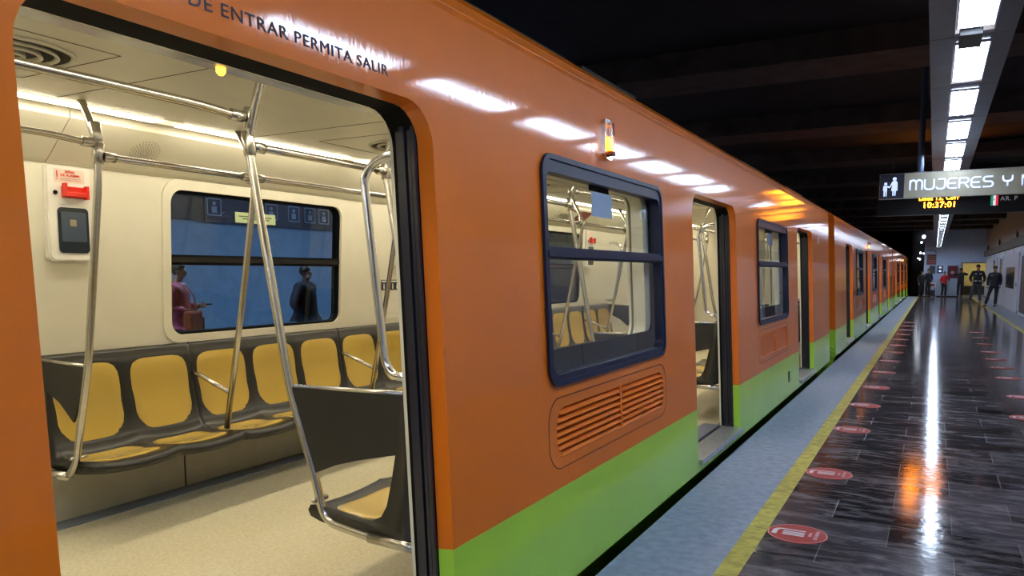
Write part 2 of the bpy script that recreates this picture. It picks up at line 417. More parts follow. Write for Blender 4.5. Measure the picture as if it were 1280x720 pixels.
def alarm_box(parent, y0, z0=1.56, z1=2.06, full=True):
    xb = inner(-1, 1.8); xf = -4.045
    bm = bmesh.new(); plate_bm(bm, rrect(y0, y0+.245, z0, z1, [.035, .035, .008, .008]), [], lambda y, z: (xf-.012, y, z), lambda y, z: (xb-.02, y, z))
    plate_bm(bm, rrect(y0+.008, y0+.237, z0+.008, z1-.004, [.03, .03, .006, .006]), [], lambda y, z: (xf, y, z), lambda y, z: (xf-.013, y, z))
    o = link('alarm_box', tomesh(bm), WHITE, parent)
    bm = bmesh.new(); plate_bm(bm, rrect(y0+.05, y0+.215, z0+.045, z0+.285, .022), [], lambda y, z: (xf+.006, y, z), lambda y, z: (xf-.004, y, z)); link('cover', tomesh(bm), DGLASS, o)
    bm = bmesh.new(); plate_bm(bm, rrect(y0+.065, y0+.20, z0+.105, z0+.262, .006), [], lambda y, z: (xf+.0085, y, z), lambda y, z: (xf+.005, y, z)); link('cover_window', tomesh(bm), M('grey_blue_cover', (.06, .08, .11), .15), o)
    bm = bmesh.new(); b_box(bm, (xf+.008, y0+.11, z0+.185), (xf+.011, y0+.145, z0+.222), .002); link('intercom_button', tomesh(bm), M('dull_brass', (.25, .22, .14), .5), o)
    bm = bmesh.new()
    zt = z0+.39
    b_box(bm, (xf, y0+.075, zt-.055), (xf+.02, y0+.205, zt+.005), .004); b_box(bm, (xf+.01, y0+.075, zt-.05), (xf+.045, y0+.088, zt+.02), .003); b_box(bm, (xf+.01, y0+.192, zt-.06), (xf+.045, y0+.205, zt+.012), .003)
    b_box(bm, (xf+.02, y0+.085, zt-.05), (xf+.04, y0+.195, zt-.025), .004)
    link('alarm_lever', tomesh(bm), RED, o)
    bm = bmesh.new(); b_tube(bm, [(xf-.002, y0+.045, zt-.03), (xf+.006, y0+.045, zt-.03)], .011, 14); link('keyhole', tomesh(bm), BLK, o)
    bm = bmesh.new(); b_box(bm, (xf, y0+.045, z1-.085), (xf+.002, y0+.205, z1-.016)); pl = link('notice_plate', tomesh(bm), M('pale_pink_plate', (.72, .58, .48), .5), o)
    if full:
        f = lambda y, z: frame_m((xf+.0035, y, z), (0, 1, 0), (0, 0, 1))
        text('lettering', 'SEÑAL', .0175, f(y0+.128, z1-.035), RED, o, align='CENTER', extrude=.0005, bold=.0006)
        text('lettering', 'DE ALARMA', .0175, f(y0+.128, z1-.053), RED, o, align='CENTER', extrude=.0005, bold=.0006)
        bm = bmesh.new(); b_box(bm, (xf+.003, y0+.055, z1-.06), (xf+.004, y0+.061, z1-.026)); b_box(bm, (xf+.003, y0+.055, z1-.072), (xf+.004, y0+.061, z1-.066)); link('exclamation_mark', tomesh(bm), RED, o)
        bm = bmesh.new()
        for k in range(2): b_box(bm, (xf+.003, y0+.075, z1-.065-.009*k), (xf+.0036, y0+.185, z1-.062-.009*k))
        link('small_print', tomesh(bm), M('faded_red', (.55, .22, .18), .6), o)
    return o
def air_vent(parent, cx, cy, r=.235, z=2.315):
    bm = bmesh.new()
    o = None
    sq = rrect(cx-.36, cx+.30, cy-.40, cy+.26, .004, 2)
    # panel seam lines of the vent panel
    bm = bmesh.new()
    for a, b in (((cx-.36, cy-.40), (cx-.36, cy+.26)), ((cx+.30, cy-.40), (cx+.30, cy+.26)), ((cx-.36, cy+.26), (cx+.30, cy+.26)), ((cx-.36, cy-.40), (cx+.30, cy-.40))):
        b_box(bm, (min(a[0], b[0])-.002, min(a[1], b[1])-.002, z-.0015), (max(a[0], b[0])+.002, max(a[1], b[1])+.002, z+.002))
    link('ceiling_seam', tomesh(bm), SEAM, parent)
    bm = bmesh.new()
    for k, (ro, ri) in enumerate(((r, r-.022), (r-.055, r-.075), (r-.11, r-.128), (r-.165, r-.18))):
        n = 40; vs = []
        for i in range(n):
            a = 2*PI*i/n; c, s = math.cos(a), math.sin(a)
            dz = -.012 - .004*k
            vs.append([bm.verts.new((cx+ro*c, cy+ro*s, z-.001 if k == 0 else z+dz+.004)), bm.verts.new((cx+(ro+ri)/2*c, cy+(ro+ri)/2*s, z+dz)), bm.verts.new((cx+ri*c, cy+ri*s, z+.0)), bm.verts.new((cx+(ri+.012)*c, cy+(ri+.012)*s, z+.004))])
        for i in range(n):
            a, b = vs[i], vs[(i+1) % n]
            for j in range(4): bm.faces.new((a[j], a[(j+1) % 4], b[(j+1) % 4], b[j]))
    b_tube(bm, [(cx, cy, z-.02), (cx, cy, z-.002)], [.03, .045], 20)
    v = link('air_vent', tomesh(bm), CREAMC, parent, True)
    bm = bmesh.new(); b_tube(bm, [(cx, cy, z-.003), (cx, cy, z+.001)], r-.012, 40); link('vent_throat', tomesh(bm), M('vent_dark', (.03, .028, .022), .9), v)
    return v

def side_window(parent, side, y0, y1, full=True):
    """frame Y y0..y1, Z .985..2.03"""
    z0, z1 = (.985, 2.03) if side == 1 else (1.10, 2.02)
    outer = rrect(y0, y1, z0, z1, .085)
    if side == 1:
        up = rrect(y0+.045, y1-.045, 1.618, 1.955, [.01, .01, .05, .04]); lo = rrect(y0+.045, y1-.045, 1.03, 1.562, [.06, .06, .01, .01])
        fr = side_plate('window_frame', outer, [up, lo], 1, -.010, .05, NAVY, parent)
        ring = side_plate('rubber_bead', rrect(y0-.006, y1+.006, z0-.006, z1+.006, .09), [rrect(y0+.018, y1-.018, z0+.018, z1-.018, .068)], 1, -.018, -.004, NAVY, fr)
        side_plate('middle_bar', rrect(y0+.02, y1-.02, 1.573, 1.600, .003), [], 1, -.022, -.008, NAVY, fr)
        side_plate('pane', rrect(y0+.03, y1-.03, 1.60, 1.97, .04), [], 1, .030, .034, GL, fr)
        side_plate('pane', rrect(y0+.03, y1-.03, 1.015, 1.58, .04), [], 1, .014, .018, GL, fr)
        # dark liner in the wall cavity
        side_plate('cavity_liner', rrect(y0+.004, y1-.004, z0+.004, z1-.004, .07), [rrect(y0+.055, y1-.035, 1.135, 1.96, .075)], 1, .056, .070, BLK, fr)
        side_plate('window_reveal', rrect(y0+.002, y1-.002, z0+.002, z1-.002, .07), [rrect(y0+.05, y1-.13, 1.10, 1.965, .085)], 1, .072, .149, CREAM, fr)
    else:
        up = rrect(y0+.02, y1-.02, 1.612, z1-.03, [.01, .01, .06, .06]); lo = rrect(y0+.02, y1-.02, z0+.03, 1.549, [.06, .06, .01, .01])
        fr = side_plate('window_frame', outer, [up, lo], -1, .008, .078, BLK, parent)
        side_plate('middle_bar', rrect(y0+.015, y1-.015, 1.565, 1.596, .004), [], -1, .070, .084, M('black_anodised', (.03, .028, .026), .25, .5), fr)
        side_plate('pane', rrect(y0+.01, y1-.01, 1.59, z1-.02, .05), [], -1, .045, .049, GLF, fr)
        side_plate('pane', rrect(y0+.01, y1-.01, z0+.02, 1.57, .05), [], -1, .055, .059, GLF, fr)
    return fr

def marker_lamp(parent, y, lit=True):
    z0, z1 = 2.095, 2.305; yc = y
    X = lambda z, d: SX(1, z, d)
    bm = bmesh.new(); plate_bm(bm, rrect(yc-.052, yc+.052, z0, z1, .030), [rrect(yc-.037, yc+.037, z0+.022, z1-.02, .018)], lambda a, b: (X(b, -.022), a, b), lambda a, b: (X(b, .004), a, b))
    fr = link('marker_lamp', tomesh(bm), M('chrome_bezel', (.8, .74, .7), .15, 1), parent)
    bm = bmesh.new(); plate_bm(bm, rrect(yc-.034, yc+.034, z0+.015, z1-.014, .018), [], lambda a, b: (X(b, -.006), a, b), lambda a, b: (X(b, .003), a, b)); link('back_plate', tomesh(bm), M('warm_reflector', (.5, .45, .42), .3, .7), fr)
    bm = bmesh.new()
    for k in range(3):
        yy = yc - .020 + .020*k
        b_tube(bm, [(X(z0+.05, -.028), yy, z0+.05), (X(z0+.105, -.028), yy, z0+.105)], .009, 10)
    link('amber_bulb', tomesh(bm), AMBER, fr)
    bm = bmesh.new(); b_box(bm, (X(z0+.08, .0), yc-.036, z0+.036), (X(z0+.08, -.018), yc+.036, z0+.125), .004); link('amber_insert', tomesh(bm), EM('amber_insert_glow', (1.0, .27, .006), 2.9), fr)
    bm = bmesh.new()
    n = 8; 
    def lens(a, b): 
        t = (a-yc)/.037; return (X(b, -.022-.03*math.sqrt(max(0, 1-t*t))), a, b)
    vs = [[bm.verts.new(lens(yc-.037+.074*i/n, z)) for i in range(n+1)] for z in (z0+.022, z1-.022)]
    for i in range(n): bm.faces.new((vs[0][i], vs[0][i+1], vs[1][i+1], vs[1][i]))
    bm.faces.new(vs[0]); bm.faces.new(vs[1][::-1])
    link('lens_cover', tomesh(bm), GLC, fr, True)
    bm = bmesh.new(); b_box(bm, (X(z0+.03, -.045), yc-.022, z0+.024), (X(z0+.03, -.02), yc+.022, z0+.040), .003); link('bulb_holder', tomesh(bm), M('brown_holder', (.18, .09, .05), .4), fr)
    return fr

def louvre(parent, y0, y1, z0, z1):
    """recessed grille: the skin already has the opening y0..y1, z0..z1"""
    ym = y0 + (y1-y0)*.525
    X = lambda z, d: SX(1, z, d)
    bm = bmesh.new(); b_box(bm, (X(.75, .05), y0-.02, z0-.02), (X(.75, .03), y1+.02, z1+.02)); 
    g = link('air_grille', tomesh(bm), M('dark_grille_back', (.035, .008, .004), .7), parent)
    bm = bmesh.new(); n = 7
    R = (z1-z0)*.42
    for k in range(n):
        zc = z0 + (z1-z0)*(k+.5)/n; h = (z1-z0)/n
        # inset at the rounded ends
        dzc = abs(zc-(z0+z1)/2) - ((z1-z0)/2 - R); ins = R - math.sqrt(max(0, R*R - max(0, dzc)**2)) if dzc > 0 else 0
        for a, b in ((y0+ins*.8, ym-.014), (ym+.014, y1-ins*.8)):
            zt, zb = zc+h*.10, zc-h*.44
            vs = [bm.verts.new(p) for p in ((X(zb, -.006), a, zb), (X(zb, -.006), b, zb), (X(zt, .024), b, zt+.004), (X(zt, .024), a, zt+.004),
                                            (X(zb, .000), a, zb-.004), (X(zb, .000), b, zb-.004), (X(zt, .030), b, zt-.002), (X(zt, .030), a, zt-.002))]
            for f in ((0, 1, 2, 3), (7, 6, 5, 4), (0, 4, 5, 1), (1, 5, 6, 2), (2, 6, 7, 3), (3, 7, 4, 0)): bm.faces.new([vs[i] for i in f])
    link('louvres', tomesh(bm), LIV, g)
    side_plate('centre_rib', rrect(ym-.014, ym+.014, z0-.003, z1+.003, 0), [], 1, -.001, .03, LIV, g)
    side_plate('panel_groove', rrect(y0-.085, y1+.055, z0-.055, z1+.05, .12, 10), [rrect(y0-.080, y1+.050, z0-.05, z1+.045, .116, 10)], 1, -.0012, .002, SEAMO, g)
    return g

def coach(label, y0, y1, doors, dw, windows, bays, detail, lamps, far_windows=None, farcut=True):
    root = thing('metro_coach', label, 'train', ((XN+XF)/2, (y0+y1)/2, -.9), 'orange and green metro coaches')
    zt = 2.43
    dh = [rrect(d, d+dw, .10, 2.075, [.03, .03, .14, .14]) for d in doors]
    wh = [rrect(a+.004, b-.004, .989, 2.026, .082) for a, b in windows]
    gr = [(a+.07, b-.03, .645, .875) for a, b in windows]
    gh = [rrect(a, b, c, d, .095, 8) for a, b, c, d in gr]
    side_plate('body_side', rrect(y0, y1, .035, zt, 0), dh+wh+gh, 1, 0, .05, LIV, root)
    fw = far_windows if far_windows is not None else windows
    fwh = [rrect(a+.004, b-.004, 1.104, 2.016, .082) for a, b in fw]
    side_plate('body_side', rrect(y0, y1, .035, zt, 0), fwh, -1, 0, .05, LIV, root)
    # roof as one lofted shell
    a = [(SX(1, zt, 0), zt), (-1.585, 2.495), (-1.612, 2.528), (-1.66, 2.555), (-1.78, 2.605), (-2.0, 2.66), (-2.4, 2.71), (-2.915, 2.73)]
    prof = a + [(XN+XF-x, z) for x, z in a[-2::-1]]
    innerp = [(x + (.03 if x < -2.9 else -.03), z-.04) for x, z in prof[::-1]]
    bm = bmesh.new(); plate_bm(bm, prof+innerp, [], lambda x, z: (x, y0, z), lambda x, z: (x, y1, z)); o = link('roof', tomesh(bm), LIV, root, False)
    # rain gutter
    bm = bmesh.new(); b_tube(bm, [(-1.579, y0, 2.455), (-1.579, y1, 2.455)], .006, 6); link('rain_gutter', tomesh(bm), LIV, root, True)
    if detail:
        bm = bmesh.new(); y = y0+.3
        while y < y1-.5:
            L = random.uniform(.9, 2.2); b_box(bm, (-2.10, y, 2.66), (-1.96, min(y+L, y1-.2), 2.755+random.uniform(-.01, .02))); y += L+random.uniform(.05, .25)
        link('roof_cable_duct', tomesh(bm), BPANEL, root)
    # skirt curling under
    sk = [(SX(1, .04, 0), .04), (-1.470, .018), (-1.515, -.015), (-1.56, -.08), (-1.60, -.40), (-1.64, -.40), (-1.60, -.06), (-1.56, .01), (-1.52, .035), (-1.50, .04)]
    bm = bmesh.new(); plate_bm(bm, sk, [], lambda x, z: (x, y0, z), lambda x, z: (x, y1, z)); link('side_skirt', tomesh(bm), LIV, root)
    bm = bmesh.new(); plate_bm(bm, [(XN+XF-x, z) for x, z in sk][::-1], [], lambda x, z: (x, y0, z), lambda x, z: (x, y1, z)); link('side_skirt', tomesh(bm), LIV, root)
    # end walls
    ez = [(SX(1, -.38, .13), -.38), (SX(1, .05, .004), .05)] + prof[:1] + prof[1:] + [(SX(-1, .05, .004), .05), (SX(-1, -.38, .13), -.38)]
    for ya, yb in ((y0, y0+.05), (y1-.05, y1)):
        bm = bmesh.new(); ez2 = [(x + (.006 if x < -2.9 else -.006), z - (.006 if z > 2.4 else 0)) for x, z in ez]
        plate_bm(bm, ez2, [rrect(-3.3, -2.53, .12, 2.05, .1)], lambda x, z: (x, ya+.004, z), lambda x, z: (x, yb-.004, z))
        link('end_wall', tomesh(bm), LIV, root)
        yi = (yb, yb+.02) if ya == y0 else (ya-.02, ya)
        bm = bmesh.new(); plate_bm(bm, [(-4.14, ZF), (-1.68, ZF), (-1.75, 2.34), (-4.05, 2.34)], [rrect(-3.3, -2.53, ZF+.02, 2.05, .1)], lambda x, z: (x, yi[0], z), lambda x, z: (x, yi[1], z)); link('end_lining', tomesh(bm), CREAM, root)
        box('gangway_door', (-3.33, min(yi)+.004, ZF), (-2.50, max(yi)-.004, 2.08), M('grey_gangway_door', (.35, .35, .33), .4), root)
    # floor pan, ceiling, bogies
    box('coach_floor', (XF+.065, y0+.05, .06), (-1.665, y1-.05, ZF), CFLOOR, root)
    box('underframe', (-4.15, y0+.4, -.45), (-1.72, y1-.4, .055), TRACK, root)
    for cyb in (y0+2.4, y1-2.4):
        bm = bmesh.new()
        for yy in (-.9, .9):
            for xx in (-3.65, -2.2): b_tube(bm, [(xx-.06, cyb+yy, -.62), (xx+.06, cyb+yy, -.62)], .40, 28)
        b_box(bm, (-3.9, cyb-1.3, -.75), (-1.95, cyb+1.3, -.5), .02)
        link('bogie', tomesh(bm), M('bogie_iron', (.03, .028, .025), .6), root)
    box('ceiling_panel', (-3.83, y0+.06, 2.315), (-1.97, y1-.06, 2.36), CREAMC, root)
    # inner walls
    for s, ws in ((1, windows), (-1, fw)):
        ds = [rrect(d-.0, d+dw-.012, ZF-.02, 2.066, [0, 0, .1, .1]) for d in doors] if s == 1 else []
        if s == 1: hs = [rrect(a+.05, b-.13, 1.10, 1.965, .085) for a, b in ws]
        else: hs = [rrect(a+.01, b-.01, 1.112, 2.008, .09) for a, b in ws]
        segs = ds + hs
        # door openings touch the floor edge, so start the wall below it
        side_plate('inner_wall', rrect(y0+.06, y1-.06, ZF-.06 if s == 1 else ZF, 2.085, 0), segs, s, DI[s]-(.015 if s == 1 else .03), DI[s], CREAM, root)
    for s, ws in ((1, windows), (-1, fw)):
        if s == 1: continue
        for a, b in ws:   # moulded surround around the far windows
            side_plate('window_surround', rrect(a-.045, b+.045, 1.063, 2.07, .12), [rrect(a+.012, b-.012, 1.114, 2.006, .085)], s, DI[s]-.035, DI[s]+.008, CREAM, root)
    # doorways
    for d in doors:
        o = side_plate('door_surround', rrect(d-.06, d+dw+.06, .085, 2.14, .1), [rrect(d+.006, d+dw-.015, .100, 2.063, [.01, .01, .12, .12])], 1, .052, .163, BLK, root)
        A = rrect(d, d+dw, .10, 2.075, [.03, .03, .14, .14]); B = rrect(d+.008, d+dw-.016, .104, 2.062, [.01, .01, .12, .12])
        bm = bmesh.new(); va = [bm.verts.new((SX(1, z, .0008), y, z)) for y, z in A]; vb = [bm.verts.new((SX(1, z, .055), y, z)) for y, z in B]
        for i in range(len(A)):
            j = (i+1) % len(A); bm.faces.new((va[i], va[j], vb[j], vb[i]))
        link('door_bevel', tomesh(bm), LIV, root)
        # leaf edges parked in the pockets
        for ya, yb in ((d-.05, d+.004), (d+dw-.022, d+dw+.05)):
            bm = bmesh.new()
            sgn = -1 if yb > d+dw/2 else 1
            ye = (ya if sgn == -1 else yb)
            for d0, d1, pr in ((.058, .072, .010), (.078, .092, .004), (.098, .118, .012), (.124, .140, .003)):
                plate_bm(bm, rrect(min(ye, ye+sgn*pr)-.002, max(ye, ye+sgn*pr)+.002, .125, 2.02, 0), [], lambda y, z: (SX(1, z, d0), y, z), lambda y, z: (SX(1, z, d1), y, z))
            link('door_edge_seal', tomesh(bm), M('blueish_seal', (.02, .022, .035), .25), o)
        bm = bmesh.new()
        b_box(bm, (-1.612, d+.012, .088), (-1.425, d+dw-.018, .127), .004)
        for k in range(3): b_box(bm, (-1.47, d+.2+k*.42, .070), (-1.432, d+.26+k*.42, .088), .003)
        sl = link('door_sill', tomesh(bm), SILVER, root)
        bm = bmesh.new(); b_box(bm, (-1.640, d+.008, .095), (-1.6125, d+dw-.018, .122)); link('sill_groove', tomesh(bm), M('dark_metal_groove', (.05, .055, .07), .4, .6), sl)
        bm = bmesh.new(); b_box(bm, (-1.78, d+.01, .1205), (-1.640, d+dw-.02, .1335)); link('sill_plate', tomesh(bm), M('blue_grey_aluminium', (.30, .33, .40), .4, .6), sl)
    for (a, b) in windows: side_window(root, 1, a, b)
    for (a, b) in fw: side_window(root, -1, a, b)
    for (a, b, c, d) in gr: louvre(root, a, b, c, d)
    for y in lamps: marker_lamp(root, y)
    # cove, tubes
    def cove(s, ya, yb):
        xw = inner(s, 2.075); xc = -3.80 if s == -1 else -2.0
        p = [(xw, 2.07), (xw - s*.03, 2.085), (xc + s*.02, 2.272), (xc + s*.02, 2.345), (xw, 2.345)]
        bm = bmesh.new(); plate_bm(bm, p, [], lambda x, z: (x, ya, z), lambda x, z: (x, yb, z)); link('cove_panel', tomesh(bm), CREAM, root)
    cuts = [y0+.06] + sorted([d+dw+.11 for d in doors] + [d-.10 for d in doors]) + [y1-.06]
    for a, b in zip(cuts, cuts[1:]):
        cove(-1, a+.003, b-.003)
        isdoor = any(abs(a-(d-.10)) < 1e-6 for d in doors)
        if not isdoor: cove(1, a+.003, b-.003)
        else:
            bm = bmesh.new(); plate_bm(bm, [(-1.722, 2.072), (-1.75, 2.09), (-1.92, 2.105), (-1.945, 2.12), (-1.96, 2.348), (-1.722, 2.348)], [], lambda x, z: (x, a, z), lambda x, z: (x, b, z))
            link('door_header', tomesh(bm), M('grey_header', (.45, .44, .40), .25, var=.02), root)
    for s in (-1, 1):
        xc = -3.80 if s == -1 else -2.0
        box('strip_diffuser', (min(xc-s*.055, xc-s*.150), y0+.1, 2.3115), (max(xc-s*.055, xc-s*.150), y1-.1, 2.3155), TUBED, root)
        y = y0 + ((2.88 - y0) % 1.5); tb = None
        k = 0
        while y + 1.37 < y1:
            if tb is None or True:
                bm = bmesh.new(); b_box(bm, (min(xc-s*.06, xc-s*.145), y, 2.3080), (max(xc-s*.06, xc-s*.145), y+1.37, 2.3112))
                link('light_tube', tomesh(bm), TUBE, root)
            y += 1.5
    return root

# ------------------------------------------------------------------ the three coaches
DW = 1.385
d1 = [-3.79, .845, 5.475, 10.27]
c1 = coach('nearest orange and green metro coach, its open doorway showing yellow seats', -5.9, 13.56, d1, DW,
           [(-1.60, .10), (3.05, 4.73), (7.75, 9.46)], None, True, [3.84], far_windows=[(-1.55, -.03), (3.07, 4.62), (7.75, 9.30)])
coach('middle orange and green metro coach behind the nearest one', 14.44, 35.2, [16.35, 21.35, 26.3, 31.4], DW,
      [(18.65, 20.35), (23.7, 25.4), (28.7, 30.4)], None, False, [22.1])
coach('farthest orange and green metro coach at the end of the platform', 36.0, 57.6, [38.0, 43.1, 48.3, 53.4], DW,
      [(40.3, 42.0), (45.5, 47.2), (50.6, 52.3)], None, False, [46.9])

def hrail(parent, side, y0, y1, x, z, ends=True):
    bm = bmesh.new(); b_tube(bm, [(x, y0, z), (x, y1, z)], .0165, 12)
    if ends:
        for y, s in ((y0, 1), (y1, -1)): b_tube(bm, [(x, y, z), (x, y+s*.055, z)], .0235, 12)
    return link('overhead_rail', tomesh(bm), STEEL, parent, True)
def fit_bay(parent, ya, yb, pads=True, short=False):
    """seats, poles, rails between the door edges ya (right edge of one door) and yb (left edge of the next)"""
    L = yb - ya - .06; mods = [2, 3, 2] if not short else [3]
    sw = L/sum(mods); y = ya + .035; joints = [y]
    for n in mods:
        for s in (-1, 1):
            bench(parent, s, y, n, sw, full=pads)
        y += n*sw; joints.append(y)
    for s in (-1, 1):
        ye0 = joints[0]-.012 if s == -1 else joints[0]+.012; ye1 = joints[-1]+.004
        for ye in (ye0, ye1):
            lean_end_pole(parent, s, ye); end_panel(parent, s, ye)
        for yj in joints[1:-1]:
            mid_pole(parent, s, yj)
            pts = [(-4.10, yj, .885), (-4.00, yj, .87), (-3.72, yj, .775)] if s == -1 else [(-1.70, yj, .885), (-1.80, yj, .87), (-2.22, yj, .775)]
            tube('armrest', pts, .0135, STEEL, parent)
        x, z = (-3.465, 2.045) if s == -1 else (-2.495, 2.02)
        js = [ye0] + joints[1:-1] + [ye1]
        for a, b in zip(js, js[1:]): hrail(parent, s, a+.02, b-.02, x, z)
        for k, yj in enumerate(js):
            xx, zz = (-3.475, 2.06) if s == -1 else (-2.500, 2.03)
            bm = bmesh.new()
            clamp(bm, (xx, yj, zz), (0.12*(-s), 0, 1), .0265, .05)
            if k in (0, len(js)-1): clamp(bm, (xx+.01*s, yj, zz+.10), (0.15*s, 0, 1), .0265, .045)
            link('pole_clamp', tomesh(bm), STEEL, parent, True)
    # kick panel seams on the far side
    bm = bmesh.new()
    for yj in (joints[1]-.01, joints[-2]): b_box(bm, (-4.157, yj-.003, ZF), (-4.142, yj+.003, .5))
    link('kick_panel_seam', tomesh(bm), SEAM, parent)
for ya, yb in ((-2.405, .845), (2.23, 5.475), (6.86, 10.27)): fit_bay(c1, ya, yb)
fit_bay(c1, 11.66, 13.3, short=True)
# rails that bridge the doorways, high over the aisle
for a, b in ((.86, 2.235), (5.49, 6.87), (10.28, 11.67)):
    for x, z in ((-2.485, 2.13), (-3.47, 2.105)):
        bm = bmesh.new()
        b_tube(bm, fillet([(x, a, z), (x, a+.07, z), (x-.01, a+.20, z+.012), (x-.01, b-.20, z+.012), (x, b-.07, z), (x, b, z)], .08), .0175 if x > -3 else .0155, 12)
        for y, s in ((a, 1), (b, -1)): b_tube(bm, [(x, y, z), (x, y+s*.06, z)], .0235, 12)
        link('overhead_rail', tomesh(bm), STEEL, c1, True)
for a in (2.265, 6.895, 11.69): door_grab(c1, a, 1)
for a in (.80, 5.43, 10.2): door_grab(c1, a, 1)
for a in (.80, 5.44, 10.23, 2.13, 6.75): door_grab(c1, a, -1)
for y in (2.33, 5.24, -2.33, 7.0, 9.36): alarm_box(c1, y, full=(y == 2.33))
for cy in (1.62, 4.05, 6.45, 8.85, -1.0): air_vent(c1, -3.03, cy)
# floor strip along the far wall: skirting, widened to paint in the benches' shadow
box('skirting_shadow_strip', (-4.155, -5.8, ZF), (-4.02, 13.4, ZF+.006), M('blue_grey_skirting_shade', (.17, .19, .22), .5), c1)
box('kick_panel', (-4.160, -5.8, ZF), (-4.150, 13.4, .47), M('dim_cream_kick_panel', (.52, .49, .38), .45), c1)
# cross seams of the ceiling, loudspeaker grilles
for y in (2.16, 3.35, 5.2, 7.1, 9.9, -1.9): box('ceiling_seam', (-3.62, y-.002, 2.3135), (-2.18, y+.002, 2.317), SEAM, c1)
for cyy in (2.83, 7.6):
    p0 = Vector((inner(-1, 2.085)+.03, 0, 2.085)); p1 = Vector((-3.82, 0, 2.272)); d = (p1-p0).normalized(); nrm = Vector((d.z, 0, -d.x)); nrm = nrm if nrm.x > 0 else -nrm
    c = p0.lerp(p1, .46); bm = bmesh.new()
    for ring, n in ((.014, 8), (.026, 16), (.040, 20), (.055, 24), (.070, 26), (.085, 28)):
        for i in range(n):
            a = 2*PI*(i+.5*(int(ring*1000) % 2))/n; q = c + d*(ring*math.sin(a)) + Vector((0, cyy + ring*math.cos(a), 0))
            b_tube(bm, [q - nrm*.001, q + nrm*.0012], .003, 6)
    link('speaker_holes', tomesh(bm), SEAM, c1)
# pilot lamps on the header
for cyy in (1.60, 6.25):
    bm = bmesh.new(); b_tube(bm, [(-1.862, cyy, 2.10), (-1.862, cyy, 2.085), (-1.862, cyy, 2.077)], [.014, .0135, .007], 14); link('pilot_lamp', tomesh(bm), AMBERS, c1, True)
bm = bmesh.new(); b_box(bm, (-1.80, 2.10, 2.088), (-1.775, 2.15, 2.098), .002); link('latch', tomesh(bm), SEAM, c1)
# lettering over the doorway
fm = frame_m((SX(1, 2.125, .0) + .0015, 1.045, 2.125), (0, 1, 0), (-LEAN, 0, 1))
text('door_lettering', 'ANTES DE ENTRAR PERMITA SALIR', .0465, fm, TXTD, c1, extrude=.0006, fit=.95)
# coach number plate marks by the end, small drain flap
bm = bmesh.new(); b_box(bm, (SX(1, .26, 0)-.002, 9.44, .20), (SX(1, .26, 0)+.006, 9.53, .33), .006); link('drain_flap', tomesh(bm), M('dark_green_flap', (.03, .07, .02), .5), c1)
bm = bmesh.new(); plate_bm(bm, rrect(12.2, 12.32, 1.93, 2.05, .01), [], lambda a, b: (SX(1, b, -.002), a, b), lambda a, b: (SX(1, b, .002), a, b)); link('number_plate', tomesh(bm), M('faded_plate', (.62, .30, .22), .4), c1)
# steps between the coaches
for k in range(3):
    box('coupling_step', (-1.60, 14.28, .02+.09*k), (-1.50, 14.44, .05+.09*k), LIV, None and c1 or bpy.data.objects['metro_coach.001'])
# notices
bm = bmesh.new(); plate_bm(bm, rrect(3.715, 4.00, 1.795, 1.925, .004), [], lambda a, b: (SX(1, b, .038), a, b), lambda a, b: (SX(1, b, .040), a, b)); link('paper_notice', tomesh(bm), M('pale_blue_paper', (.55, .66, .92), .5), c1)
bm = bmesh.new(); plate_bm(bm, rrect(3.70, 3.955, 1.925, 1.958, .004), [], lambda a, b: (SX(1, b, .036), a, b), lambda a, b: (SX(1, b, .046), a, b)); link('window_latch', tomesh(bm), BLK, c1)
bm = bmesh.new(); plate_bm(bm, rrect(8.50, 8.78, 1.795, 1.925, .004), [], lambda a, b: (SX(1, b, .038), a, b), lambda a, b: (SX(1, b, .040), a, b)); link('paper_notice', tomesh(bm), M('pale_blue_paper', (.55, .66, .92), .5), c1)
bm = bmesh.new(); plate_bm(bm, rrect(8.40, 8.76, 1.925, 1.958, .004), [], lambda a, b: (SX(1, b, .036), a, b), lambda a, b: (SX(1, b, .046), a, b)); link('window_latch', tomesh(bm), BLK, c1)
# pale green sticker on the far window, pictogram sticker on the far wall
xs = SX(-1, 1.86, .062)
o = box('glass_sticker', (xs, 3.60, 1.835), (xs+.002, 3.955, 1.905), M('pale_green_sticker', (.45, .55, .32), .5), c1)
bm = bmesh.new()
for k, (a, b) in enumerate(((3.63, 3.92), (3.66, 3.78), (3.80, 3.9))): b_box(bm, (xs+.002, a, 1.875-.016*min(k, 1)), (xs+.0026, b, 1.883-.016*min(k, 1)))
link('printed_lines', tomesh(bm), M('green_ink', (.10, .16, .06), .6), o)
xs = inner(-1, 1.40)
o = box('pictogram_sticker', (xs, 5.12, 1.352), (xs+.003, 5.37, 1.440), TXTD, c1)
bm = bmesh.new(); b_box(bm, (xs+.003, 5.13, 1.42), (xs+.0036, 5.36, 1.434))
for k in range(4):
    y = 5.155+.06*k; b_box(bm, (xs+.003, y-.008, 1.362), (xs+.0036, y+.008, 1.395)); b_tube(bm, [(xs+.002, y, 1.402), (xs+.0036, y, 1.402)], .007, 10)
link('pictograms', tomesh(bm), M('sticker_cream', (.7, .7, .6), .5), o)
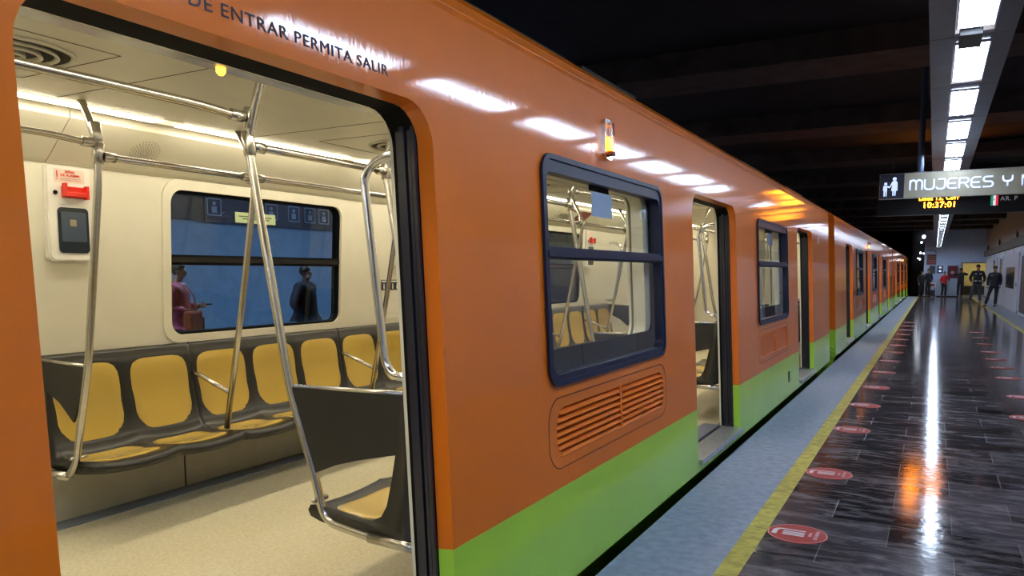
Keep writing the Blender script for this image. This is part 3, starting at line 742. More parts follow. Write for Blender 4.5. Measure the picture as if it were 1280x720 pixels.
# advert card on the cove
p0 = Vector((inner(-1, 2.085)+.03, 0, 2.085)); p1 = Vector((-3.82, 0, 2.272)); dd = (p1-p0).normalized()
def covepl(name, ya, yb, a, b, off, mat, par):
    nn = Vector((dd.z, 0, -dd.x)); q0 = p0.lerp(p1, a); q1 = p0.lerp(p1, b); bm = bmesh.new()
    if not isinstance(ya, (list, tuple)): ya = (ya, ya); yb = (yb, yb)
    pts = [(q0, ya[0]), (q0, yb[0]), (q1, yb[1]), (q1, ya[1])]
    A = [bm.verts.new(q + nn*off + Vector((0, y, 0))) for q, y in pts]; B = [bm.verts.new(q + nn*(off-.004) + Vector((0, y, 0))) for q, y in pts]
    bm.faces.new(A); bm.faces.new(B[::-1])
    for i in range(4): bm.faces.new((A[i], A[(i+1) % 4], B[(i+1) % 4], B[i]))
    return link(name, tomesh(bm), mat, par)
ad = covepl('advert_card', 8.15, 9.10, .12, .95, .006, M('cream_card', (.68, .64, .46), .5), c1)
covepl('maroon_band', (8.62, 8.74), (9.0, 9.04), .15, .93, .009, M('maroon_ink', (.22, .02, .04), .5), ad)
covepl('maroon_band', 8.30, 8.70, .84, .93, .009, M('maroon_ink', (.22, .02, .04), .5), ad)
nn = Vector((dd.z, 0, -dd.x)); q = p0.lerp(p1, .38) + nn*.0085
text('lettering', 'PURIEE', .115, frame_m((q.x, 8.24, q.z), (0, 1, 0), dd), TXTD, ad, extrude=.0005, sx=.72)

# ------------------------------------------------------------------ station shell
def sbox(name, lo, hi, mat): return struct(name, box(name, lo, hi, mat))
XE = -1.405
sbox('floor', (-.785, -22, -.02), (2.9, 55, 0), MARBLE)
sbox('trim_1', (-.895, -22, -.02), (-.785, 53.6, .001), YEL)
sbox('trim_2', (XE, -22, -.35), (-.895, 53.6, 0), EDGE)
sbox('trim_3', (2.0, -22, .0005), (2.1, 55, .003), YEL)
sbox('trim_4', (2.1, -22, .0005), (2.73, 55, .0025), M('grey_side_tiles', (.20, .21, .25), .35))
sbox('trim_5', (XE, 53.6, -.35), (-.785, 55, 0), EDGE)
sbox('trim_6', (-.785, 53.6, .001), (2.0, 53.75, .003), M('pale_end_line', (.55, .55, .42), .5))
sbox('trim_7', (XE-.02, -6, -1.2), (XE, 60, -.05), TRACK)
sbox('ground', (-7.8, -8, -1.25), (3, 75, -1.15), TRACK)
sbox('wall_back', (-.60, 55, 0), (1.52, 55.3, 4.3), BACKW)
sbox('wall_back_side', (2.88, 55, 0), (3.0, 55.3, 4.3), BACKW)
sbox('wall_back_top', (1.52, 55, 2.09), (2.88, 55.3, 4.3), BACKW)
sbox('wall_right', (2.73, -22, 0), (2.95, 55, 2.48), WALLW)
sbox('wall_right_upper', (2.76, -22, 2.78), (3.0, 55, 4.3), UPW)
sbox('trim_8', (2.60, -22, 2.48), (3.0, 55, 2.80), OLIVE)
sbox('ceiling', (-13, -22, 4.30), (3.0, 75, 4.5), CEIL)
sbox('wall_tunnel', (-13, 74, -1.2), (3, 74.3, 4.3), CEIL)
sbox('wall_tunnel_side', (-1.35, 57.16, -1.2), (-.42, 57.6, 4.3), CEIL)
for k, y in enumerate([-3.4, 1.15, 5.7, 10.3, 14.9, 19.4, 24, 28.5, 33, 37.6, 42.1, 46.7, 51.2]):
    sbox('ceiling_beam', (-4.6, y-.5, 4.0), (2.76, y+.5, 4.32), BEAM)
# lit room beyond the back doorway
sbox('wall_room_back', (1.2, 57.5, 0), (3.3, 57.6, 2.6), M('yellow_room_wall', (.75, .66, .36), .6))
sbox('wall_room_left', (1.2, 55.3, 0), (1.3, 57.5, 2.6), M('yellow_room_wall', (.75, .66, .36), .6))
sbox('wall_room_right', (3.2, 55.3, 0), (3.3, 57.5, 2.6), M('yellow_room_wall', (.75, .66, .36), .6))
sbox('ceiling_room', (1.2, 55.3, 2.6), (3.3, 57.6, 2.7), WALLW)
sbox('floor_room', (1.2, 55, -.02), (3.3, 57.6, .0), M('room_floor', (.5, .48, .4), .4))
bm = bmesh.new(); plate_bm(bm, rrect(1.45, 2.95, -.0, 2.15, 0), [rrect(1.53, 2.87, .0, 2.08, 0)], lambda a, b: (a, 54.96, b), lambda a, b: (a, 55.0, b))
struct('door_1', link('door_1', tomesh(bm), M('grey_door_frame', (.2, .2, .2), .5)))
t = thing('low_cabinet', 'dark low cabinet standing inside the lit yellow doorway', 'cabinet', (2.25, 56.2, 0))
box('body', (1.66, 56.0, .12), (2.9, 56.4, .66), M('dark_brown_cabinet', (.06, .05, .03), .5), t, .01)
box('top', (1.63, 55.97, .66), (2.93, 56.43, .69), M('cabinet_top', (.25, .22, .15), .4), t)
box('plinth', (1.7, 56.04, 0), (2.86, 56.38, .12), M('pale_plinth', (.5, .48, .38), .5), t)
t = thing('ceiling_light', 'warm ceiling light inside the yellow-lit room', 'light', (2.25, 56.3, 2.54))
box('diffuser', (1.75, 56.2, 2.54), (2.75, 56.4, 2.56), EM('warm_room_lamp', (1, .85, .5), 14), t); box('housing', (1.73, 56.18, 2.56), (2.77, 56.42, 2.6), WHITE, t)

# ---- lamps and trough
TR = M('trough_sheet_metal', (.11, .11, .14), .38, .3, var=.12, scale=4)
def trough(y0, y1, label):
    t = thing('light_trough', label, 'light trough', (.15, (y0+y1)/2, 3.11))
    bm = bmesh.new(); y = y0
    while y < y1-.01:
        ye = min(y+1.59, y1)
        b_box(bm, (-.107, y+.004, 3.115), (.045, ye-.004, 3.14)); b_box(bm, (.275, y+.004, 3.115), (.398, ye-.004, 3.14))
        b_box(bm, (.045, y+.004, 3.118), (.275, y+.30, 3.14))
        y = ye
    link('bottom_panel', tomesh(bm), TR, t)
    bm = bmesh.new(); b_box(bm, (-.107, y0, 3.118), (-.10, y1, 3.40)); b_box(bm, (.391, y0, 3.118), (.398, y1, 3.40)); b_box(bm, (-.107, y0, 3.38), (.398, y1, 3.40)); link('side_panel', tomesh(bm), M('brown_side_sheet', (.12, .08, .06), .5, .2), t)
    bm = bmesh.new(); y = y0+1.2
    while y < y1: b_tube(bm, [(.15, y, 3.40), (.15, y, 4.3)], .012, 8); y += 3.18
    link('hanger_rod', tomesh(bm), BPANEL, t)
    if y0 < 10: box('end_box', (.07, 6.00, 3.06), (.205, 6.34, 3.116), BPANEL, t, .003)
    if y0 > 10:
        for k in range(9, 31):
            yy = 6.36 + 1.59*k + 1.19
            if y0 < yy and yy+.32 < y1: box('end_box', (.07, yy+.06, 3.035), (.25, yy+.34, 3.116), BPANEL, t, .004)
trough(-20.8, 18.85, 'grey sheet-metal light trough over the platform in front of the led board')
trough(19.35, 54.6, 'grey sheet-metal light trough running behind the led board to the back wall')
LY0 = 6.36
ks = [k for k in range(-17, 31)]
n = 0
for k in ks:
    y = LY0 + 1.59*k
    if y+1.27 > 18.7 and y < 19.45: continue
    if y > 53.5: continue
    ln = 1.20
    pos = 'in the nearest row before the hanging sign' if y < 12 else ('between the hanging sign and the led board' if y < 19 else 'in the far row beyond the led board')
    c = thing('ceiling_light', 'long cool white ceiling light ' + pos, 'light', (.16, y+ln/2, 3.10), 'ceiling lights in the trough ' + pos)
    box('diffuser', (.058, y+.015, 3.100), (.262, y+ln-.015, 3.112), LAMP, c)
    for xx in (.130, .190): box('tube', (xx-.008, y+.03, 3.090), (xx+.008, y+ln-.03, 3.0995), LTUBE, c, .003)
    bm = bmesh.new(); plate_bm(bm, [(.047, y), (.273, y), (.273, y+ln), (.047, y+ln)], [[(.058, y+.015), (.262, y+.015), (.262, y+ln-.015), (.058, y+ln-.015)]], lambda a, b: (a, b, 3.096), lambda a, b: (a, b, 3.114)); link('frame', tomesh(bm), M('lamp_rim', (.5, .5, .6), .3, .5), c)
vis = [o for o in bpy.data.objects if o.name.startswith('ceiling_light') and o.get('group')]
# drooping cable on the right
bm = bmesh.new(); b_tube(bm, fillet([(1.4, 13.5, 4.30), (1.38, 13.4, 3.62), (1.05, 13.35, 3.44), (.425, 13.3, 3.42)], .25, 8), .022, 8); 
tag(recenter(link('black_cable', tomesh(bm), BLK, smooth=True)), 'thick black cable drooping from the ceiling to the light trough', 'cable')

# ---- MUJERES sign
t = thing('hanging_sign', 'olive-grey hanging sign lettered in white with mother and child pictogram', 'sign', (.5, 12, 2.53))
SY = 12.0
bm = bmesh.new(); b_box(bm, (-.735, SY, 2.528), (1.75, SY+.12, 2.872), .004); link('sign_panel', tomesh(bm), M('olive_grey_sign', (.36, .33, .235), .45), t)
bm = bmesh.new(); b_box(bm, (-.727, SY-.004, 2.535), (-.425, SY, 2.865)); pp = link('pictogram_field', tomesh(bm), TXTD, t)
bm = bmesh.new()
for x0, x1 in ((-.737, -.733), ): pass
for z in (2.528, 2.868): b_box(bm, (-.74, SY-.006, z), (1.75, SY, z+.004))
link('edge_trim', tomesh(bm), M('grey_edge', (.35, .35, .36), .4, .5), t)
def stroke(bm, pts, w, x0, z0, s, y, th=.004, slant=0):
    """flat ribbon stroke; pts in glyph units"""
    P = [Vector((p[0]*s + slant*p[1]*s, p[1]*s)) for p in pts]
    n = len(P); 
    for i in range(n-1):
        d = (P[i+1]-P[i]); 
        if d.length < 1e-6: continue
        d.normalize(); q = Vector((-d.y, d.x))*w/2; e = d*w*.22
        A = P[i]-e; B = P[i+1]+e; vs = []
        for yy in (y, y-th):
            vs.append([bm.verts.new((x0+v.x, yy, z0+v.y)) for v in (A-q, B-q, B+q, A+q)])
        bm.faces.new(vs[0]); bm.faces.new(vs[1][::-1])
        for k in range(4): bm.faces.new((vs[0][k], vs[0][(k+1) % 4], vs[1][(k+1) % 4], vs[1][k]))
def arc(cx, cy, r, a0, a1, n=6, ry=None):
    ry = ry or r
    return [(cx+r*math.cos(math.radians(a0+(a1-a0)*k/n)), cy+ry*math.sin(math.radians(a0+(a1-a0)*k/n))) for k in range(n+1)]
G = {
 'm': [[(0, 0), (0, 1)], [(0, .72)] + arc(.28, .72, .28, 180, 0) + [(.56, 0)], [(.56, .72)] + arc(.84, .72, .28, 180, 0) + [(1.12, 0)]],
 'U': [[(0, 1)] + [(0, .3)] + arc(.3, .3, .3, 180, 270) + arc(.55, .3, .3, 270, 360) + [(.85, 1)]],
 'J': [[(.15, 1), (.75, 1), (.75, .3)] + arc(.45, .3, .3, 0, -90) + [(.2, 0)] + arc(.2, .2, .2, 270, 180, 3)],
 'E': [[(.8, 1)] + [(.35, 1)] + arc(.32, .68, .32, 90, 180) + [(0, .32)] + arc(.32, .32, .32, 180, 270) + [(.8, 0)], [(0, .5), (.7, .5)]],
 'R': [[(0, 0), (0, 1), (.55, 1)] + arc(.58, .76, .24, 90, -90) + [(0, .52)], [(.45, .52), (.82, 0)]],
 'S': [[(.8, 1), (.25, 1)] + arc(.25, .76, .24, 90, 270) + [(.58, .52)] + arc(.58, .26, .26, 90, -90) + [(0, 0)]],
 'Y': [[(0, 1)] + [(0, .8)] + arc(.28, .75, .28, 180, 270) + arc(.52, .75, .28, 270, 360) + [(.8, 1)], [(.4, .47), (.4, 0)]],
 'n': [[(0, 0), (0, 1)], [(0, .7)] + arc(.3, .7, .3, 180, 0) + [(.6, 0)]],
}
x = -.352
for ch, sl in (('m', 0), ('U', 0), ('J', 0), ('E', 0), ('R', 0), ('E', 0), ('S', 0), (' ', 0), ('Y', 0), (' ', 0), ('n', 0)):
    if ch == ' ': x += .078; continue
    bm = bmesh.new(); wch = max(p[0] for st in G[ch] for p in st)*.15
    for st in G[ch]: stroke(bm, st, .019, x, 2.637 + .0, .131, SY-.001)
    link('letter', tomesh(bm), EM('sign_letter_white', (.62, .74, 1.0), .75), t)
    x += max(p[0] for st in G[ch] for p in st)*.131 + .0315
# pictogram figures: child and mother hand in hand
bm = bmesh.new()
def disc(bm, cx, cz, r, y=SY-.005, th=.003): b_tube(bm, [(cx, y, cz), (cx, y-th, cz)], r, 20)
def poly(bm, pts, y=SY-.005, th=.003): plate_bm(bm, pts, [], lambda a, b: (a, y, b), lambda a, b: (a, y-th, b))
disc(bm, -.655, 2.737, .020)
poly(bm, [(-.682, 2.71), (-.628, 2.71), (-.598, 2.690), (-.603, 2.676), (-.636, 2.690), (-.636, 2.65), (-.638, 2.565), (-.651, 2.565), (-.654, 2.635), (-.660, 2.635), (-.663, 2.565), (-.676, 2.565), (-.678, 2.645), (-.686, 2.645)])
disc(bm, -.545, 2.800, .025)
poly(bm, [(-.566, 2.772), (-.522, 2.772), (-.508, 2.745), (-.505, 2.66), (-.516, 2.66), (-.519, 2.72), (-.507, 2.638), (-.524, 2.638), (-.527, 2.570), (-.542, 2.570), (-.543, 2.638), (-.549, 2.638), (-.551, 2.570), (-.566, 2.570), (-.568, 2.638), (-.584, 2.638), (-.571, 2.73), (-.600, 2.682), (-.610, 2.690), (-.582, 2.745)])
link('mother_and_child', tomesh(bm), EM('sign_letter_white', (.62, .74, 1.0), .75), t)
for xx in (-.236, 1.45):
    bm = bmesh.new(); b_tube(bm, [(xx, SY+.06, 2.87), (xx, SY+.06, 4.30)], .038, 14); b_box(bm, (xx-.07, SY+.02, 2.868), (xx+.07, SY+.10, 2.885)); link('hanger_pole', tomesh(bm), M('blue_grey_pole', (.10, .13, .20), .35, .6), t, False)
# ---- LED board
LYB = 19.0
t = thing('led_board', 'black hanging board with amber led clock and small flag behind the sign', 'display', (.3, LYB, 2.75))
box('housing', (-1.19, LYB, 2.76), (2.1, LYB+.22, 3.74), M('board_black', (.006, .007, .010), .4), t, .01)
fm = frame_m((-.375, LYB-.004, 3.065), (1, 0, 0), (0, 0, 1))
tx = text('display_text', 'Línea 12, Corr', .135, fm, AMBERL, t, extrude=.002, fit=.76, bold=.001)
text('clock_digits', '10:37:01', .17, frame_m((-.30, LYB-.004, 2.905), (1, 0, 0), (0, 0, 1)), AMBERL, t, extrude=.002, fit=.58, bold=.0015)
bm = bmesh.new()
for r in range(3):
    z = 3.22 + .14*r; x = -.38
    while x < .33:
        w = random.choice((.03, .045, .06)); b_box(bm, (x, LYB-.006, z), (x+w, LYB, z+.105)); x += w + .018
link('led_rows', tomesh(bm), AMBERL, t)
for k, (nm, c) in enumerate((('green', (.02, .22, .12)), ('white', (.75, .75, .8)), ('red', (.6, .03, .06)))):
    box('flag_stripe', (.960+.045*k, LYB-.006, 2.905), (.960+.045*(k+1), LYB, 3.12), EM('flag_'+nm, c, .9), t)
bm = bmesh.new(); b_tube(bm, [(1.0275, LYB-.006, 3.02), (1.0275, LYB-.008, 3.02)], .012, 12); link('flag_emblem', tomesh(bm), M('emblem_brown', (.18, .14, .08), .6), t)
text('faint_lettering', 'AR. P', .12, frame_m((1.13, LYB-.004, 3.0), (1, 0, 0), (0, 0, 1)), EM('faint_grey_text', (.45, .45, .5), .35), t, extrude=.001)
for xx in (-.9, 1.7): tube('hanger_pole', [(xx, LYB+.1, 3.74), (xx, LYB+.1, 4.3)], .03, M('blue_grey_pole', (.10, .13, .20), .35, .6), t)

# ---- floor stickers
def sticker_logo(par, cx, cy, detail):
    # seen from the platform the emblem's upright points towards the train (-x); its right is +y
    T = lambda u, v: (cx - v, cy + u)      # u right, v up
    bm = bmesh.new()
    def pl(pts): plate_bm(bm, [T(*p) for p in pts], [], lambda a, b: (a, b, .0052), lambda a, b: (a, b, .0062))
    outer = [(-.055, .135), (-.055, .108), (.010, .108)] + [(.010+.030*math.sin(a), .078+.030*math.cos(a)) for a in (.4, .8, 1.2, 1.57)] + [(.040, -.040), (.056, -.040)] + [(.056, .085)] + [(.006+.050*math.cos(a), .085+.050*math.sin(a)) for a in (.4, .8, 1.2, 1.57)]
    pl(outer)
    for u in (.012, -.014, -.040): pl([(u-.007, -.040), (u+.007, -.040), (u+.007, .078), (u-.007, .078)])
    link('emblem', tomesh(bm), STWHITE, par)
    if detail:
        m = frame_m((cx+.078, cy-.028, .0056), (0, 1, 0), (-1, 0, 0)); text('lettering', 'SANA', .026, m, STWHITE, par, extrude=.0004)
        m = frame_m((cx+.112, cy-.072, .0056), (0, 1, 0), (-1, 0, 0)); text('lettering', 'DISTANCIA', .028, m, STWHITE, par, extrude=.0004)
def sticker(cx, cy, label, group=None, detail=False):
    t = thing('floor_sticker', label, 'sticker', (cx, cy, 0.0008), group)
    bm = bmesh.new(); b_tube(bm, [(cx, cy, .0004), (cx, cy, .0046)], .163, 40); link('disc', tomesh(bm), STRED, t)
    bm = bmesh.new()
    plate_bm(bm, [(cx+.1625*math.cos(a*PI/20), cy+.1625*math.sin(a*PI/20)) for a in range(40)], [[(cx+.156*math.cos(a*PI/20), cy+.156*math.sin(a*PI/20)) for a in range(40)]], lambda a, b: (a, b, .0046), lambda a, b: (a, b, .0050)); link('rim', tomesh(bm), M('pale_pink_rim', (.7, .35, .33), .4), t)
    sticker_logo(t, cx, cy, detail)
ord_ = ['nearest red round floor sticker with white emblem by the yellow line', 'second red floor sticker from the front, beside the yellow line', 'third red floor sticker from the front, beside the yellow line', 'fourth red floor sticker from the front, beside the yellow line']
ys = [4.52, 6.03, 7.86, 9.40, 10.95, 12.7, 14.4, 16.0, 17.6, 19.2, 20.8, 22.5, 24.2, 25.9]
for i, y in enumerate(ys):
    if i < 4: sticker(-.62, y, ord_[i], 'red floor stickers along the yellow line', i < 3)
    else: sticker(-.60, y, 'distant red floor sticker in the row beside the left yellow line', 'red floor stickers along the yellow line')
for i, y in enumerate([9.37, 10.95, 12.84, 14.2, 15.54, 16.95, 18.8, 20.6, 22.4]):
    if i == 0: sticker(.92, y, 'nearest red floor sticker on the right side of the platform', 'red floor stickers on the right')
    else: sticker(1.0, y, 'distant red floor sticker in the row on the right side of the platform', 'red floor stickers on the right')

# ---- right wall panels and doors
bm = bmesh.new()
for y in list(range(-5, 30, 3)) + [30.7, 33.3, 36.5, 40.6, 43.8, 47.0, 50.2]: b_box(bm, (2.722, y-.012, .04), (2.732, y+.012, 2.46))
struct('trim_9', link('trim_9', tomesh(bm), M('panel_joint_grey', (.25, .26, .30), .5)))
sbox('trim_10', (2.70, -22, 0), (2.735, 55, .10), M('grey_skirting', (.12, .12, .14), .5))
def panel_door(name, ya, yb, wy0, wy1, wz0, wz1, mat, wm):
    bm = bmesh.new(); plate_bm(bm, rrect(ya, yb, .02, 2.25, 0), [rrect(wy0, wy1, wz0, wz1, 0)], lambda a, b: (2.68, a, b), lambda a, b: (2.73, a, b))
    d = struct(name, link(name, tomesh(bm), mat))
    box('door_glass', (2.70, wy0, wz0), (2.71, wy1, wz1), wm, d)
    bm = bmesh.new(); b_box(bm, (2.62, ya+.12, 1.0), (2.68, ya+.16, 1.14), .008); link('door_handle', tomesh(bm), STEEL, d)
DG = M('dark_door_glass', (.02, .024, .03), .15)
panel_door('door_2', 33.5, 40.6, 34.8, 39.0, .88, 1.72, WPANEL, DG)
panel_door('door_3', 40.9, 43.6, 41.3, 42.8, 1.45, 2.15, WPANEL, DG)
panel_door('door_4', 44.6, 48.6, 45.9, 47.5, 1.70, 2.15, WPANEL, DG)
panel_door('door_5', 30.0, 32.8, 30.3, 32.5, .10, 2.10, WPANEL, M('dim_violet_opening', (.05, .04, .07), .5))
for y, z in ((34.6, 2.80), (52.5, 2.80), (43.5, 2.80)):
    bm = bmesh.new(); b_box(bm, (2.63, y-.15, z), (2.70, y+.15, z+.22), .01); b_tube(bm, [(2.665, y, z+.22), (2.665, y, z+.3)], .02, 8)
    tag(recenter(link('junction_box', tomesh(bm), BPANEL)), 'small black junction box on the dark ledge of the right wall', 'box', 'junction boxes on the right ledge')

# ---- back wall furniture
def wallthing(name, label, cat, x0, x1, z0, z1, mat, dep=.04, extra=None):
    y = 55 - dep
    t = thing(name, label, cat, ((x0+x1)/2, 55, z0))
    box('frame', (x0, y, z0), (x1, 55, z1), M('poster_frame_grey', (.2, .2, .22), .4), t, .004)
    box('face', (x0+.03, y-.006, z0+.03), (x1-.03, y, z1-.03), mat, t)
    if extra: extra(t, y-.008)
    return t
def ex1(t, y):
    for k in range(6): box('printed_stripe', (-.40, y, 2.52-.085*k), (.02, y+.004, 2.55-.085*k), M('poster_olive', (.22, .18, .06), .6) if k < 3 else M('poster_pink', (.5, .2, .22), .6), t)
wallthing('poster', 'tall dark red poster on the back wall near the tunnel mouth', 'poster', -.46, .07, 2.0, 2.66, M('poster_dark_red', (.16, .02, .03), .5), extra=ex1)
def ex2(t, y): 
    for z in (1.56, 1.78): box('white_patch', (.24, y, z), (.37, y+.004, z+.10), EM('pale_patch', (.6, .7, .9), .9), t)
wallthing('notice_board', 'dark framed notice board under the red poster on the back wall', 'notice board', -.29, .05, 1.44, 1.95, M('board_dark_blue', (.04, .05, .09), .4))
wallthing('notice_board', 'framed notice board with two white papers on the back wall', 'notice board', .13, .47, 1.47, 1.95, M('board_dark_blue', (.04, .05, .09), .4), extra=ex2)
def ex3(t, y):
    bm = bmesh.new(); b_tube(bm, [(.98, y+.004, 1.52), (.98, y-.02, 1.52)], .09, 20); link('round_gauge', tomesh(bm), M('gauge_pink', (.6, .4, .4), .4), t)
    box('handle', (1.20, y-.03, 1.35), (1.23, y+.004, 1.6), STEEL, t)
wallthing('hose_cabinet', 'dark red fire hose cabinet on the back wall behind the waiting people', 'cabinet', .70, 1.28, 1.14, 1.95, M('cabinet_dark_red', (.13, .012, .02), .35), dep=.16, extra=ex3)
t = thing('machine_cabinet', 'tall pale blue-grey cabinet against the back wall behind the person in red', 'cabinet', (.75, 54.8, 0))
box('body', (.14, 54.62, .06), (1.42, 54.98, 1.12), M('pale_blue_cabinet', (.42, .50, .62), .35), t, .015)
box('plinth', (.17, 54.65, 0), (1.39, 54.95, .06), BLK, t)
bm = bmesh.new(); b_box(bm, (.775, 54.612, .10), (.785, 54.622, 1.08)); link('door_gap', tomesh(bm), SEAM, t)
t = thing('notice_stand', 'low white stand with a red and black notice beside the pale cabinet', 'stand', (-.1, 54.6, 0))
box('board', (-.36, 54.48, .58), (.12, 54.54, .88), STWHITE, t, .01)
box('notice', (-.28, 54.470, .66), (.05, 54.482, .80), M('notice_dark_red', (.25, .03, .03), .5), t)
for xx in (-.32, .06): box('leg', (xx, 54.49, 0), (xx+.03, 54.53, .6), BPANEL, t)
box('foot_panel', (-.30, 54.495, .05), (.06, 54.525, .42), M('dark_teal_panel', (.02, .03, .035), .5), t)
t = thing('wall_bracket', 'thin dark bracket arm above the red poster on the back wall', 'bracket', (-.2, 54.9, 2.8))
tube('arm', [(-.5, 54.9, 2.90), (.0, 54.9, 2.90), (.0, 54.9, 2.76), (.12, 54.9, 2.76)], .02, BPANEL, t)
tube('stay', [(0, 54.9, 2.78), (0, 55.0, 2.78)], .018, BPANEL, t)
for i, (x, z, r) in enumerate(((-.708, 3.845, .11), (-.83, 3.48, .06), (-.86, 2.80, .06), (-.67, 2.755, .05), (-.88, 2.39, .05), (-.98, 2.45, .04))):
    o = None
    t = thing('tunnel_lamp', ['large white lamp glowing highest in the dark tunnel mouth', 'second white lamp just under the largest in the tunnel mouth', 'small white lamp left of a pair in the tunnel mouth', 'small white lamp nearest the back wall edge in the tunnel', 'lowest small white lamp in the tunnel mouth', 'dim small lamp left of the lowest in the tunnel mouth'][i], 'lamp', (x, 57, z), 'lamps in the tunnel mouth')
    bm = bmesh.new(); bmesh.ops.create_uvsphere(bm, u_segments=12, v_segments=8, radius=r); bmesh.ops.translate(bm, verts=bm.verts, vec=(x, 57, z)); link('bulb', tomesh(bm), EM('tunnel_lamp_white', (.8, .88, 1.0), 9 if i < 2 else 3), t, True)
    box('wall_mount', (x-r*.8, 57+r*.7, z-r*.8), (x+r*.8, 57+r+.06, z+r*.8), BPANEL, t, .005)

# ---- opposite platform seen through the coach windows
BLUE = M('blue_opposite_wall', (.20, .36, .55), .5)
sbox('floor_opposite', (-13, -4, -.35), (-7.9, 30, 0), EDGE)
sbox('wall_left', (-12.8, -4, 0), (-12.6, 16.6, 4.3), BLUE)
sbox('wall_left_far', (-12.8, 16.6, 0), (-12.6, 40, 4.3), M('pale_opposite_wall', (.40, .44, .50), .6))
sbox('trim_11', (-12.6, -4, 2.52), (-12.5, 15.0, 3.1), M('dark_frieze', (.012, .018, .035), .4))
t = thing('station_name_board', 'dark opposite-platform sign band with outlined blue pictogram squares', 'sign', (-12.5, 12.2, 2.5))
box('board', (-12.5, 10.2, 2.50), (-12.46, 14.9, 3.05), M('board_navy', (.015, .025, .06), .4), t)
for k, y in enumerate((10.42, 11.9, 12.55, 13.05, 13.5, 13.95)):
    bm = bmesh.new(); plate_bm(bm, rrect(y-.17, y+.17, 2.62, 2.96, .03), [rrect(y-.15, y+.15, 2.64, 2.94, .02)], lambda a, b: (-12.45, a, b), lambda a, b: (-12.46, a, b)); q = link('pictogram_square', tomesh(bm), M('faded_blue_outline', (.25, .38, .60), .5), t)
    bm = bmesh.new(); b_box(bm, (-12.46, y-.06, 2.68), (-12.452, y+.06, 2.80)); b_tube(bm, [(-12.46, y, 2.86), (-12.452, y, 2.86)], .04, 14); link('figure', tomesh(bm), M('red_square_fill', (.4, .04, .05), .5) if k == 5 else M('faded_blue_outline', (.25, .38, .60), .5), q)
for k in range(7):
    y = -1 + k*3.2
    t = thing('ceiling_light', 'cool white ceiling light over the opposite platform', 'light', (-8.6, y, 3.6), 'ceiling lights of the opposite platform')
    box('diffuser', (-8.75, y-.9, 3.60), (-8.45, y+.9, 3.62), EM('opposite_lamp', (.74, .84, 1.0), 26), t); box('housing', (-8.8, y-.95, 3.62), (-8.4, y+.95, 3.72), TR, t)
    bm = bmesh.new(); b_tube(bm, [(-8.6, y, 3.72), (-8.6, y, 4.3)], .012, 6); link('hanger_rod', tomesh(bm), BPANEL, t)
# ------------------------------------------------------------------ people
def skin(name, nodes, edges, root, mat, parent, sub=2, xf=None):
    names = list(nodes); idx = {n: i for i, n in enumerate(names)}
    me = bpy.data.meshes.new('s'); me.from_pydata([nodes[n][0] for n in names], [(idx[a], idx[b]) for a, b in edges], [])
    o = bpy.data.objects.new('s', me); col.objects.link(o)
    md = o.modifiers.new('k', 'SKIN'); md.use_smooth_shade = True; md.branch_smoothing = .4
    if not me.skin_vertices: me.attributes  # created with the modifier data
    if not me.skin_vertices:
        bpy.context.view_layer.objects.active = o; o.select_set(True)
    layer = me.skin_vertices[0].data if me.skin_vertices else None
    if layer is None: raise RuntimeError('no skin layer')
    for n in names:
        r = nodes[n][1]; r = r if isinstance(r, tuple) else (r, r)
        layer[idx[n]].radius = r; layer[idx[n]].use_root = (n == root)
    if sub:
        sm = o.modifiers.new('b', 'SUBSURF'); sm.levels = sub; sm.render_levels = sub
    dg = bpy.context.evaluated_depsgraph_get(); dg.update()
    m2 = bpy.data.meshes.new_from_object(o.evaluated_get(dg)); bpy.data.objects.remove(o)
    if xf is not None: m2.transform(xf)
    m2.materials.clear(); return link(name, m2, mat, parent, True)
SKINM = M('skin_tone', (.36, .19, .12), .5)
SKIND = M('skin_tone_dark', (.22, .11, .07), .5)
def lerp(a, b, t): return tuple(a[i]+(b[i]-a[i])*t for i in range(3))
